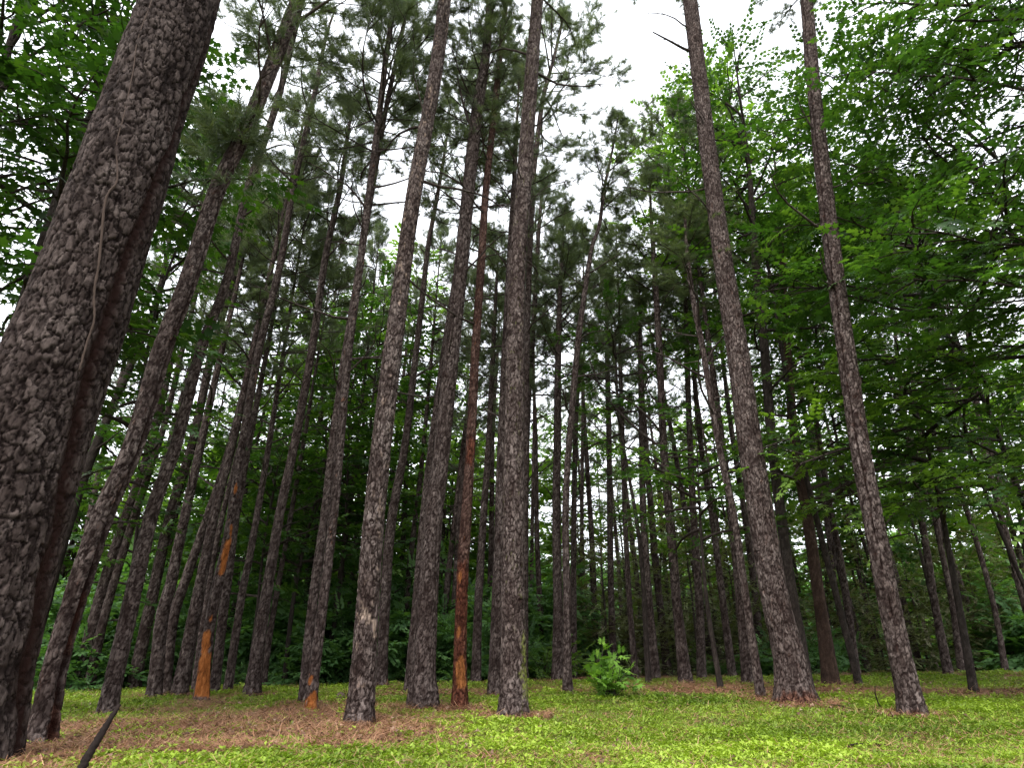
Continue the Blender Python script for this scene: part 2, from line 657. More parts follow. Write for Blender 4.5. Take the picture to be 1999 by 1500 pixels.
def trunk_mesh(name, P, R, dist_of, mat, seed, plate=(.055, .10), depth=.013, px_ang=.0027, flare=.25, peels=(), groove=None, max_segs=260, zones=None):
    """Bark-covered trunk along P (k,3) with radii R (k); geometry resolution follows the distance to the viewer."""
    C = spline(np.column_stack([P, R]), 14)
    seg = np.linalg.norm(np.diff(C[:, :3], axis=0), axis=1)
    s = np.concatenate([[0], np.cumsum(seg)])
    ts, t = [], 0.0
    while t < s[-1]:
        ts.append(t)
        zz = np.interp(t, s, C[:, 2])
        t += px_ang * 1.15 * math.hypot(dist_of, zz)
    ts.append(s[-1])
    ts = np.array(ts)
    Q = np.stack([np.interp(ts, s, C[:, k]) for k in range(3)], 1)
    r = np.maximum(np.interp(ts, s, C[:, 3]), .006)
    ns = int(np.clip(2 * math.pi * R[0] / (px_ang * dist_of), 10, max_segs))
    U = np.tile(np.array([0, -1.0, 0]), (len(Q), 1))          # level rings, angle 0 towards the viewer
    W = np.tile(np.array([1.0, 0, 0]), (len(Q), 1))
    a = np.arange(ns) / ns
    A, S = np.meshgrid(a, ts)
    rr = np.repeat(r[:, None], ns, 1)
    nu = max(5, int(round(2 * math.pi * np.mean(R[:2]) / plate[0])))
    V0 = S / plate[1]
    wu = (vnoise(A * nu * 2, V0 * 1.7, seed + 20, perx=nu * 2) - .5) * .75 + (vnoise(A * nu * 5, V0 * 5, seed + 22, perx=nu * 5) - .5) * .3
    wv = (vnoise(A * nu, V0 * .7, seed + 21, perx=nu) - .5) * 1.1 + (vnoise(A * nu * 5, V0 * 4, seed + 23, perx=nu * 5) - .5) * .35
    f1, f2, cid = worley(A * nu + wu, V0 + wv, nu, seed)
    e = f2 - f1
    plate_h = sstep(.01, .17, e)
    fn = vnoise(A * nu * 4, V0 * 5, seed + 30, perx=nu * 4) - .5
    fl = vnoise(A * nu * 8, V0 * 9, seed + 31, perx=nu * 8) - .5
    # flakes: thin layers broken off in steps
    lay = vnoise(A * nu * 2, V0 * 1.8, seed + 33, perx=nu * 2) + .5 * fn + .25 * fl
    flake = np.floor(lay * 4) / 4
    dp = np.minimum(depth, rr * .15)
    # long furrows between the plate columns
    fu = np.abs(vnoise(A * nu * .8 + wu * .5, V0 * .55, seed + 35, perx=int(nu * .8) or 1) - .5)
    furrow = 1 - sstep(.015, .075, fu)
    h = dp * (plate_h * (.8 + .2 * cid) + .35 * (flake - .5) + .08 * fn + .07 * fl - .55 * furrow)
    cid = np.clip(.35 * cid + .8 * (flake - .12), 0, 1)
    big = (vnoise(A * 5, S * 1.1, seed + 40, perx=5) - .5) * .07 * rr
    rr = rr * (1 + flare * np.exp(-S / (.14 + R[0] * .8)) * (1 + .5 * np.sin(A * 2 * math.pi * 4 + seed) + .3 * np.sin(A * 2 * math.pi * 7 + seed * 2))) + big + h
    stain = np.zeros_like(A)
    if groove is not None:
        ga = np.interp(S, groove[0], groove[1])
        gw = np.interp(S, groove[0], groove[2])
        dd = ((A - ga + .5) % 1 - .5) + (vnoise(A * 0, S * 3, seed + 50) - .5) * .03
        g = np.exp(-(dd / gw) ** 2)
        rr = rr - .055 * g
        stain = np.clip(g * 1.3 * (.55 + .9 * fn + .45), 0, 1)
    peel = np.zeros_like(A)
    for (z0, z1, ac, aw) in peels:
        zz = S
        edge = sstep(z0 - .03, z0 + .10, zz) * (1 - sstep(z1 - .12, z1 + .05, zz))
        dd = np.abs((A - ac + .5) % 1 - .5)
        nz = vnoise(A * nu * 1.2, S * 9, seed + 61, perx=int(nu * 1.2)) - .5
        nz2 = vnoise(A * nu * 3, S * 26, seed + 62, perx=nu * 3) - .5
        peel = np.maximum(peel, sstep(.35, .65, edge * (1.35 - dd / aw) + nz * .75 + nz2 * .4))
    rr = rr - peel * dp * .8
    marks = {}
    for kind, lst in (zones or {}).items():
        mk = np.zeros_like(A)
        for (z0, z1, ac, aw) in lst:
            edge = sstep(z0 - .08, z0 + .15, S) * (1 - sstep(z1 - .2, z1 + .08, S))
            dd = np.abs((A - ac + .5) % 1 - .5)
            nz = vnoise(A * nu * 1.5, S * 8, seed + 71, perx=int(nu * 1.5)) - .5
            nz2 = vnoise(A * nu * 4, S * 30, seed + 72, perx=nu * 4) - .5
            mk = np.maximum(mk, sstep(.25, .8, edge * (1.3 - dd / aw) + nz * .8 + nz2 * .6))
        if kind == 'moss':
            mk = mk * np.clip(.45 + 1.6 * fn + 1.2 * fl + .5 * (vnoise(A * 9, S * 7, seed + 77, perx=9) - .5), 0, .8)
        marks[kind] = mk.ravel()
    # knots: healed branch whorls
    rk = np.random.default_rng(seed + 5)
    for k in range(int(ts[-1] * .9) if dist_of < 14 else 0):
        ka, kz, kr = rk.random(), rk.uniform(1.2, ts[-1] * .8), rk.uniform(.025, .05)
        rl = np.interp(kz, ts, r)
        d2 = ((((A - ka + .5) % 1 - .5) * 2 * math.pi * rl) ** 2 + ((S - kz) * .8) ** 2) / kr ** 2
        g = np.exp(-d2)
        rr = rr + .022 * min(1, rl / .12) * g - .03 * np.exp(-d2 * 6) * min(1, rl / .12)
        stain = np.maximum(stain, .85 * np.exp(-d2 * 1.6))
    V = Q[:, None] + rr[..., None] * (np.cos(2 * math.pi * A)[..., None] * U[:, None] + np.sin(2 * math.pi * A)[..., None] * W[:, None])
    V = V.reshape(-1, 3)
    F = grid_faces(len(ts), ns)
    top = np.arange(ns)[None] + (len(ts) - 1) * ns
    return make_mesh(name, V, [F, top], mat,
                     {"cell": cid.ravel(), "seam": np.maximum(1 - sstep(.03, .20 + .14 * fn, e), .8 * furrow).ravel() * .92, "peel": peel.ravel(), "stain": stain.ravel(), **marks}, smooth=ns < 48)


# shared crown shapes
CROWNS = []
for k, (Hc, R, nb, dn) in enumerate([(7.5, 2.3, 46, 1.0), (6.5, 2.0, 40, 1.0), (8.5, 2.6, 50, 1.0), (6.0, 2.4, 36, .9), (9.0, 2.2, 54, .8), (7.0, 1.7, 40, .8)]):
    wd, nd = pine_crown(100 + k, Hc, R, nb, dense=dn)
    CROWNS.append((Hc, wd.mesh("limbs", M_LIMB), make_mesh("crown", nd[0], nd[1], M_NEEDLE, {"tint": nd[2]})))
FARCROWNS = []
for k, (Hc, R, nb) in enumerate([(7.5, 2.2, 36), (6.5, 2.0, 32), (8.5, 2.3, 40)]):
    wd, nd = pine_crown(150 + k, Hc, R, nb, far=True, dense=1.0)
    FARCROWNS.append((Hc, wd.mesh("limbs", M_LIMB), make_mesh("crown", nd[0], nd[1], M_NEEDLE, {"tint": nd[2]})))
DEADS = [dead_branch(200 + k).mesh("dead_branch", M_LIMB) for k in range(10)]


def solve_trunk(pts, Y=None, diam=None):
    """pts: [(x,y,width)...] photo measurements from the foot up -> forward distance, world points, radii."""
    x0, y0, w0 = pts[0]
    if Y is None:
        Y = hit_ground(x0, y0, None)
        if Y is None:
            Y = (diam or .27) * F_PX / max(w0, 5)
    P, R = [], []
    for (x, y, wd) in pts:
        p = at(x, y, Y)
        t = Y / ray(x, y)[1]
        th = math.atan2(p[0], Y)
        P.append(p)
        R.append(wd * t * math.cos(th) / 2)
    return Y, np.array(P), np.array(R)


PINES = {}


def pine(key, pts, label, Y=None, diam=None, H=None, cb=.62, crown=None, cs=1.0, mat=None, peels=(), group="tall pines of the grove",
         dead=1, plate=(.06, .115), depth=.012, name="pine_tree", groove=None, flare=.32, cat="pine tree", bare=False, px_ang=.0021, zones=None):
    seed = sum(ord(c) * (i + 3) for i, c in enumerate(key)) * 7
    rng = random.Random(seed)
    Y, P, R = solve_trunk(pts, Y, diam)
    g = float(gz(P[0][0], Y))
    if P[0][2] > g:                                           # carry the foot down to the ground
        P = np.vstack([[P[0][0], P[0][1], g - .12], P])
        R = np.concatenate([[R[0]], R])
    else:
        P[0][2] = g - .12
    R = np.minimum.accumulate(np.maximum(R, .012))
    if H is not None and P[-1][2] < H - 1:                    # go on above the frame
        d = P[-1] - P[-2]
        d = d / d[2]
        d[:2] *= .8
        tip, r0, span = P[-1].copy(), R[-1], H - P[-1][2]
        for q in (.35, .7, 1.0):
            P = np.vstack([P, tip + d * span * q])
            R = np.append(R, max(.015, r0 * (1 - .85 * q)))
    base = P[0].copy()
    base[2] = g
    root = thing(name, label, cat, base, group)
    dist = math.hypot(base[0], base[1])
    face = -math.atan2(base[0], base[1]) / (2 * math.pi)       # which side of the stem faces the viewer
    if groove is not None:
        groove = (groove[0], [q + face for q in groove[1]], groove[2])
    zs = []
    for (ya, yb, ac, aw) in peels:
        za = at(pts[0][0], ya, Y)[2] - g
        zb = at(pts[0][0], yb, Y)[2] - g
        zs.append((za, zb, ac + face, aw))
    zn = {k: [(at(pts[0][0], q[0], Y)[2] - g, at(pts[0][0], q[1], Y)[2] - g, q[2] + face, q[3]) for q in v] for k, v in (zones or {}).items()}
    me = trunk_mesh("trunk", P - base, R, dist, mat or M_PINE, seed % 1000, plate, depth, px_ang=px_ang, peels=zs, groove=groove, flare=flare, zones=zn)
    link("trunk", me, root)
    top = P[-1] - base
    PINES[key] = (root, P, R, Y)
    # axis near the top
    zc = top[2] * cb
    lean_p = np.array([np.interp(zc, (P - base)[:, 2], (P - base)[:, k]) for k in range(3)])
    ax = top - lean_p
    ln = np.linalg.norm(ax)
    q = Vector(ax).to_track_quat('Z', 'Y')
    spin = Quaternion((0, 0, 1), rng.random() * 6.28)
    rot = (q @ spin).to_euler()
    if not bare:
        pool = CROWNS if dist < 24 else FARCROWNS
        Hc, lm, cm = pool[(crown if crown is not None else rng.randrange(99)) % len(pool)]
        sc = ln / Hc
        sxy = cs * (.5 * sc + .5)
        for nm, m_ in (("limbs", lm), ("crown", cm)):
            o = link(nm, m_, root)
            o.location = lean_p
            o.rotation_euler = rot
            o.scale = (sxy, sxy, sc)
    az = rng.random() * 6.28
    nd = int(round(9 * dead))
    for kd in range(nd):
        z = zc * (.48 + .5 * (kd + rng.random()) / max(nd, 1))
        az += 2.4 + rng.gauss(0, .4)
        o = link("dead_branch", DEADS[rng.randrange(10)], root)
        rz_ = float(np.interp(z, (P - base)[:, 2], R)) * .8
        o.location = [float(np.interp(z, (P - base)[:, 2], (P - base)[:, k])) + (rz_ * math.cos(az), rz_ * math.sin(az), 0)[k] for k in range(3)]
        o.rotation_euler = (0, 0, az)
        s_ = rng.uniform(.7, 1.3)
        o.scale = (s_, s_, s_)
    return root

# ------------------------------------------------------------------ the pines one can tell apart in the photograph
FR = 0.0     # trunk angle 0 faces the camera; positive runs to the viewer's right
T1 = [(-128, 1470, 330), (-85, 1300, 318), (-15, 1050, 290), (50, 867, 256), (114, 702, 229), (170, 550, 207), (234, 367, 191), (281, 220, 174), (354, 0, 159)]
pine("T1", T1, "massive thick pine trunk with a vine climbing its bark and a dark wet seam", Y=4.75, H=24, cb=.6, plate=(.08, .17), depth=.022, mat=M_BIG,
     group=None, dead=0, px_ang=.0016, flare=.12,
     groove=([0, .95, 1.73, 2.59, 3.07, 3.86, 4.98, 5.87, 6.9, 9], [.2, .18, .165, .115, .095, .10, .125, .156, .178, .19], [.03, .03, .03, .026, .022, .018, .018, .016, .014, .01]))
pine("T2", [(76, 1456, 64), (90, 1390, 54), (114, 1280, 47), (156, 1140, 46), (204, 1000, 45), (262, 867, 44), (317, 683, 41), (367, 550, 36), (426, 367, 32), (494, 220, 29), (580, 0, 26)],
     "leaning pine just behind the massive vine-clad trunk, with shaggy needle tufts sprouting from its stem", H=19, cb=.66, groove=([0, 1, 3, 6, 9], [.12, .12, .13, .16, .17], [.04, .035, .03, .02, .01]), zones={"rust": [(1440, 1330, .12, .06), (1250, 1120, .13, .06)]})
pine("T2b", [(150, 1352, 30), (196, 1170, 26), (238, 1035, 22), (295, 867, 17), (337, 683, 14), (362, 550, 11)], "pine half hidden behind the leaning pine beside the massive trunk", H=19, cb=.6)
pine("T2c", [(172, 1352, 22), (205, 1200, 18), (262, 1010, 15), (318, 840, 12), (352, 700, 10)], "slim pine standing between two leaning pines at the left wood edge", Y=15.5, H=18)
pine("T3", [(210, 1396, 38), (226, 1310, 35), (249, 1210, 33), (297, 1000, 27), (344, 867, 23), (392, 683, 20), (442, 550, 17), (485, 367, 15), (535, 220, 13), (561, 121, 11), (590, 0, 9)],
     "bare-stemmed pine rooted in straw just behind the propped dead stick", H=17.5, cb=.68)
pine("T4", [(259, 1350, 26), (288, 1210, 23), (334, 1000, 20), (375, 867, 17), (415, 683, 14), (455, 550, 11), (490, 400, 8), (515, 300, 4)], "slender leaning pine next behind the one by the dead stick", cb=.68)
pine("T5a", [(302, 1347, 29), (316, 1210, 25), (334, 1140, 22), (352, 1050, 19), (385, 900, 16), (425, 720, 12), (462, 560, 8), (486, 450, 4)], "straight pine crossed by a curved neighbour at the left wood edge", Y=12.6, cb=.66)
pine("T5b", [(322, 1345, 22), (338, 1210, 20), (367, 1120, 19), (402, 1018, 15), (440, 900, 12), (470, 780, 9), (500, 640, 6), (515, 560, 3)], "curved pine sweeping sideways across its straight neighbour", Y=13.4, cb=.72)
pine("T6a", [(352, 1347, 31), (392, 1140, 22), (420, 1000, 17), (456, 860, 14), (492, 690, 12), (526, 540, 10)], "pine with a twin slim stem at its back, next to the orange stripped snag", Y=12.9, H=17, cb=.68)
pine("T6b", [(380, 1345, 15), (408, 1140, 12), (436, 1000, 10), (470, 860, 9), (520, 640, 6)], "slim twin stem tucked behind a pine next to the orange stripped snag", Y=14.5, H=15)
pine("T7", [(394, 1371, 30), (404, 1260, 22), (425, 1140, 20), (446, 1045, 18), (473, 867, 15), (506, 683, 14), (546, 520, 13), (573, 367, 11), (614, 183, 9), (636, 73, 6), (657, 10, 2)],
     "dead pine with bark stripped to bright orange wood and a bare twiggy top", bare=True, cb=.97, dead=1, cat="dead pine",
     peels=[(1350, 1256, .0, .24), (1270, 1215, -.04, .15), (1205, 1190, .0, .07), (1112, 1040, .03, .13), (1035, 1010, .06, .05), (955, 935, .0, .06)])
pine("T8", [(419, 1342, 19), (443, 1140, 18), (462, 1000, 15), (486, 867, 12), (520, 690, 9), (540, 580, 5)], "grey pine directly behind the orange stripped snag", Y=13.8, H=15)
pine("T9", [(445, 1345, 17), (462, 1228, 15), (476, 1140, 14), (489, 1080, 13), (520, 900, 11), (545, 740, 8)], "short-looking pine whose top vanishes in maple leaves behind the orange snag", Y=14.6, H=14)
pine("T10", [(494, 1340, 29), (505, 1260, 24), (518, 1175, 21), (547, 1000, 17), (575, 867, 16), (609, 683, 14), (636, 500, 12), (664, 367, 10), (678, 270, 7), (690, 190, 3)],
     "pine with a flared foot and its whole needle crown in view against the white sky", Y=12.8, cb=.66, crown=1)
pine("T11", [(514, 1338, 12), (530, 1220, 11), (560, 1050, 9), (590, 880, 8), (620, 700, 5)], "thin pine stem close behind the flared-foot pine", Y=17, H=14)
pine("T13", [(592, 1367, 19), (611, 1175, 18), (635, 1000, 16), (650, 867, 15), (675, 683, 13), (727, 367, 10), (752, 220, 9), (775, 110, 8), (798, 0, 6)], "pine hugging the back of the pine with small orange scars at its foot", Y=10.6, H=15.5, cb=.66)
pine("T14", [(606, 1389, 23), (612, 1330, 20), (631, 1175, 18), (652, 1000, 16), (664, 867, 16), (681, 683, 16), (700, 540, 15), (722, 367, 13), (741, 220, 12), (754, 110, 10), (771, 0, 8)],
     "pine with small orange bark scars near its foot and a close twin behind", H=14.5, cb=.66, peels=[(1380, 1330, .02, .2), (1325, 1300, -.1, .1)])
pine("T15", [(703, 1417, 58), (704, 1385, 50), (709, 1310, 46), (718, 1175, 41), (727, 1050, 40), (745, 867, 37), (767, 683, 34), (788, 520, 29), (810, 367, 27), (837, 220, 26), (855, 110, 24), (868, 0, 22)],
     "thick plated pine with a pale scar rooted in grass at the straw patch edge", H=19, cb=.72, plate=(.07, .12), px_ang=.0016, dead=.4, depth=.014, group=None, zones={"pale": [(1196, 1168, .03, .12)], "rust": [(1410, 1380, .1, .12)]})
pine("T16", [(745, 1326, 21), (752, 1175, 19), (764, 1020, 18), (791, 867, 14), (813, 683, 11), (826, 570, 10), (836, 480, 9), (856, 370, 7), (874, 257, 4), (880, 190, 2)], "pine with a narrow top seen right behind the pale-scarred thick pine", Y=15.5, cb=.72, crown=5)
pine("T17", [(786, 1333, 13), (794, 1175, 11), (800, 1100, 10), (815, 980, 9), (828, 860, 8), (842, 700, 6)], "thin grey pine standing alone in the gap between two thick plated pines", Y=20, H=17)
pine("T18", [(826, 1350, 50), (826, 1325, 45), (831, 1245, 40), (839, 1105, 37), (847, 1010, 34), (864, 867, 29), (883, 683, 28), (900, 520, 27), (915, 367, 26), (931, 220, 22), (948, 110, 16), (957, 0, 13)],
     "stout pine with straw heaped round its foot, left of the reddish stem", Y=9.6, H=16, cb=.68, group=None, crown=4)
pine("T18b", [(800, 1338, 20), (812, 1200, 17), (826, 1020, 14), (845, 850, 12), (872, 650, 10), (905, 430, 8), (925, 250, 6), (935, 110, 4)], "slim pine mostly hidden behind the stout straw-mounded pine", Y=13)
pine("T19", [(855, 1333, 13), (870, 1175, 12), (888, 1010, 9), (904, 867, 7), (918, 760, 5), (930, 650, 3)], "thin leaning pine showing between the stout pine and the reddish stem", Y=20, cb=.55)
pine("T20", [(876, 1333, 12), (887, 1175, 11), (896, 1020, 9), (908, 880, 8), (925, 700, 6)], "thin pine closely shadowing the reddish stem", Y=20, H=17)
pine("T21", [(898, 1383, 31), (898, 1340, 26), (899, 1245, 22), (904, 1105, 21), (910, 1010, 19), (919, 867, 17), (928, 683, 15), (939, 520, 14), (949, 367, 12), (965, 220, 11), (976, 110, 10), (988, 0, 9)],
     "reddish flaking pine with orange peeled strips down its stem", mat=M_RED, H=14.5, cb=.7, crown=5, cs=.6, zones={"rust": [(1375, 1080, 0, .35), (900, 840, 0, .2)]}, group=None,
     peels=[(1330, 1262, .03, .13), (1232, 1204, -.06, .06), (1130, 1100, -.08, .05)])
pine("T22", [(929, 1331, 19), (934, 1175, 15), (944, 1010, 13), (954, 867, 11), (960, 740, 9), (966, 620, 7), (972, 500, 3)], "dark pine in the gap right of the reddish flaking stem", Y=17, cb=.6, crown=0)
pine("T23", [(968, 1338, 28), (972, 1175, 23), (976, 1020, 19), (979, 867, 15), (986, 683, 12), (995, 500, 10), (1005, 330, 8)], "pine pressed close behind the straight central pine, on its reddish neighbour's side", Y=11.8, H=16, cb=.66)
pine("T24", [(1003, 1400, 57), (1003, 1370, 50), (1003, 1280, 46), (1002, 1140, 42), (1003, 1010, 39), (1003, 867, 36), (1006, 683, 33), (1010, 520, 30), (1022, 367, 29), (1032, 220, 26), (1040, 110, 23), (1049, 0, 20)],
     "straight central pine with moss streaks on its flank and straw at its foot", H=19, cb=.72, group=None, zones={"moss": [(1350, 1215, .16, .08)]}, plate=(.07, .12), px_ang=.0016, dead=.4, depth=.014)
pine("T25", [(1014, 1335, 16), (1022, 1100, 14), (1026, 867, 12), (1030, 610, 11), (1040, 367, 10), (1051, 257, 9), (1062, 183, 8), (1082, 110, 6), (1100, 30, 5)], "pine hidden behind the straight central pine, its wide crown reaching out beside it", Y=14, H=17.5, cb=.74, crown=3, cs=1.3)
pine("T25b", [(1024, 1335, 13), (1028, 867, 11), (1043, 610, 9), (1052, 450, 7), (1062, 330, 3)], "slim pine with a dense dark crown beside the central trunk", Y=18, cb=.56, crown=0)
pine("T26", [(1088, 1324, 21), (1089, 1175, 17), (1086, 1010, 15), (1088, 867, 14), (1089, 740, 12), (1092, 600, 9), (1098, 480, 5), (1102, 400, 2)], "dark pine with wide upswept limbs behind a thin foreground pine", Y=16.5, cb=.5, crown=2, cs=1.2)
pine("T27", [(1109, 1355, 20), (1107, 1310, 16), (1107, 1175, 14), (1104, 1010, 12), (1111, 867, 12), (1127, 683, 11), (1136, 610, 10), (1154, 490, 8), (1170, 440, 7), (1180, 367, 6), (1196, 290, 4), (1208, 220, 2)],
     "slim bending pine in front, rooted by the grass between the central pine and the sapling", cb=.74, crown=5)
pine("T28", [(1120, 1322, 13), (1120, 1050, 10), (1124, 830, 9), (1130, 720, 8), (1138, 560, 4)], "thin pine just behind the slim bending pine", Y=20, H=16)
pine("T29", [(1136, 1320, 9), (1136, 1000, 7), (1138, 800, 6), (1140, 650, 3)], "very thin distant pine behind the slim bending pine", Y=26, H=17)
pine("T30", [(1200, 1312, 14), (1194, 1200, 12), (1191, 1050, 11), (1189, 867, 10), (1186, 720, 9), (1184, 560, 5)], "thin dark pine rising from the cedar thicket behind the sapling", Y=21, H=18, cb=.6)
pine("T31", [(1241, 1327, 13), (1229, 1175, 10), (1220, 1010, 9), (1216, 867, 8), (1211, 720, 7), (1208, 590, 4)], "thin bowed pine standing right beside the leafy sapling", Y=17, H=14.5, cb=.66)
pine("T32", [(1280, 1322, 18), (1267, 1175, 14), (1256, 1010, 12), (1253, 867, 11), (1251, 720, 10), (1249, 620, 6), (1248, 540, 3)], "dark pine whose top ends among maple leaves over the cedar thicket", Y=16.5, cb=.8, crown=5)
pine("T33", [(1337, 1322, 24), (1321, 1175, 18), (1307, 1010, 16), (1295, 867, 14), (1287, 683, 12), (1276, 500, 9), (1270, 400, 5), (1266, 330, 2)], "pine with long bare dead limbs reaching up to one side over the thicket", Y=14.5, cb=.66, dead=2, crown=0, cs=1.25)
pine("T34", [(1370, 1322, 18), (1365, 1175, 15), (1354, 1010, 13), (1347, 867, 11), (1341, 683, 10), (1338, 560, 6), (1335, 470, 3)], "grey pine next to the one with long dead limbs, maple leaves across its stem", Y=16.5, cb=.66, crown=1)
pine("T35", [(1430, 1322, 16), (1411, 1175, 13), (1390, 1010, 11), (1368, 867, 10), (1357, 757, 9), (1348, 620, 5)], "slim pine leaning behind the thin pine that stands on the straw path", Y=18, H=16)
pine("T36", [(1484, 1350, 18), (1457, 1175, 14), (1433, 1010, 13), (1403, 867, 12), (1372, 683, 11), (1354, 590, 10), (1342, 500, 8), (1336, 400, 4)], "thin pine standing at the straw path with a clump of needles high on its stem", Y=10.8, cb=.76, crown=1)
pine("T37", [(1460, 1317, 24), (1446, 1175, 18), (1428, 1010, 15), (1405, 830, 12)], "pine peeking out from behind the thin pine at the straw path", Y=14, H=17)
pine("T38", [(1554, 1374, 78), (1550, 1345, 66), (1540, 1280, 60), (1514, 1175, 54), (1491, 1040, 50), (1464, 867, 46), (1439, 683, 42), (1413, 520, 36), (1392, 367, 33), (1369, 183, 30), (1347, 0, 27)],
     "thick grey pine with a flared reddish foot, leaning inward over the grass", H=20.5, cb=.80, group=None, flare=.4, zones={"rust": [(1385, 1325, .08, .28)]}, plate=(.07, .12), px_ang=.0016, dead=.4, depth=.015)
pine("T41", [(1671, 1315, 17), (1653, 1175, 14), (1638, 1080, 13), (1622, 1000, 12), (1600, 867, 11), (1575, 700, 9), (1560, 580, 6)], "grey pine just beyond the brown broad-footed hardwood", Y=18, H=18)
pine("T42", [(1648, 1312, 10), (1635, 1175, 9), (1610, 1000, 8), (1585, 830, 6)], "thin pine between the brown hardwood and its grey pine neighbour", Y=24, H=19)
pine("T43", [(1782, 1398, 54), (1776, 1365, 47), (1757, 1280, 43), (1735, 1175, 43), (1706, 1020, 42), (1678, 867, 38), (1651, 683, 35), (1629, 520, 33), (1610, 367, 31), (1590, 183, 27), (1574, 0, 26)],
     "tall thick pine with a long crease down its trunk, rooted beside a bare twig", H=18, cb=.74, group=None, zones={"rust": [(1405, 1365, .0, .3)]}, plate=(.07, .12), px_ang=.0016, dead=.4, depth=.014,
     groove=([0, 1.5, 3, 4, 9, 14], [.0, .0, -.02, -.06, -.08, -.09], [.001, .002, .01, .012, .012, .012]))
pine("T44", [(1851, 1315, 19), (1824, 1175, 15), (1808, 1070, 14), (1775, 867, 11), (1757, 740, 9), (1742, 600, 6)], "slim grey pine, the nearer of a pair beyond the long-creased trunk", Y=16, H=17)
pine("T45", [(1877, 1310, 16), (1858, 1175, 12), (1833, 1050, 11), (1799, 867, 10), (1784, 760, 9), (1768, 620, 5)], "slim pine, the farther of a pair beyond the long-creased trunk", Y=18, H=18)
pine("T46", [(1962, 1303, 13), (1938, 1175, 11), (1895, 1020, 11), (1860, 930, 10), (1829, 867, 10), (1802, 757, 8), (1780, 640, 4)], "thin leaning pine crossing behind the bright low maple spray", Y=18, H=16)
pine("T47", [(2040, 1310, 19), (1999, 1175, 15), (1955, 1010, 13), (1920, 867, 12), (1898, 720, 11), (1880, 580, 6)], "leaning pine rising at the far grass edge under the big overhanging maple", Y=15, H=15)

# pines farther back: nothing tells them apart
rnd = random.Random(5)
FAR = [(60, 26), (110, 22), (215, 24), (280, 20), (330, 27), (390, 23), (430, 30), (500, 26), (540, 33), (560, 22), (610, 29), (640, 20), (668, 25), (700, 34), (735, 24), (765, 29), (815, 32), (850, 26), (905, 31),
       (948, 24), (985, 33), (1040, 27), (1062, 22), (1150, 31), (1165, 24), (1218, 30), (1262, 27), (1300, 22), (1322, 33), (1395, 24), (1442, 29), (1490, 22), (1535, 27), (1590, 31), (1690, 22), (1722, 26), (1765, 31),
       (1800, 23), (1900, 27), (1930, 22), (1985, 29), (2060, 22), (-20, 30), (2110, 27),
       (170, 36), (370, 40), (470, 38), (590, 42), (680, 44), (790, 40), (870, 46), (930, 42), (1010, 44), (1100, 40), (1180, 43), (1250, 46), (1350, 40), (1410, 44), (1550, 40), (1640, 44), (1830, 40), (1950, 44), (30, 42), (2150, 40)]
for k, (px, Y) in enumerate(FAR):
    X = at(px, 1310, Y)[0]
    wd = rnd.uniform(.15, .26) / Y * F_PX
    hh = rnd.uniform(15.5, 20.5)
    # a nearly vertical stem: find where a point 9 m up appears
    lx = rnd.gauss(0, .25)
    def pix(p):
        q = np.array(p) - [0, 0, CAMH]
        cz = q[1] * CP + q[2] * SP
        return (CX + F_PX * q[0] / cz, CY - F_PX * (q[2] * CP - q[1] * SP) / cz)
    g = float(gz(X, Y))
    pts = []
    for zz, s_ in ((0, 1.1), (4, .9), (9, .72), (13, .5)):
        x_, y_ = pix((X + lx * zz / 9 + .06 * math.sin(zz * .5 + k), Y, g + zz))
        q = Y * CP + (g + zz - CAMH) * SP
        pts.append((x_, y_, wd * s_ * Y / q))
    pine("F%d" % k, pts, "slender pine deep in the grove among other far pines", Y=Y, H=hh, cb=rnd.uniform(.42, .62), group="far pines deep in the grove", dead=.5 if Y < 27 else 0, px_ang=.0035)


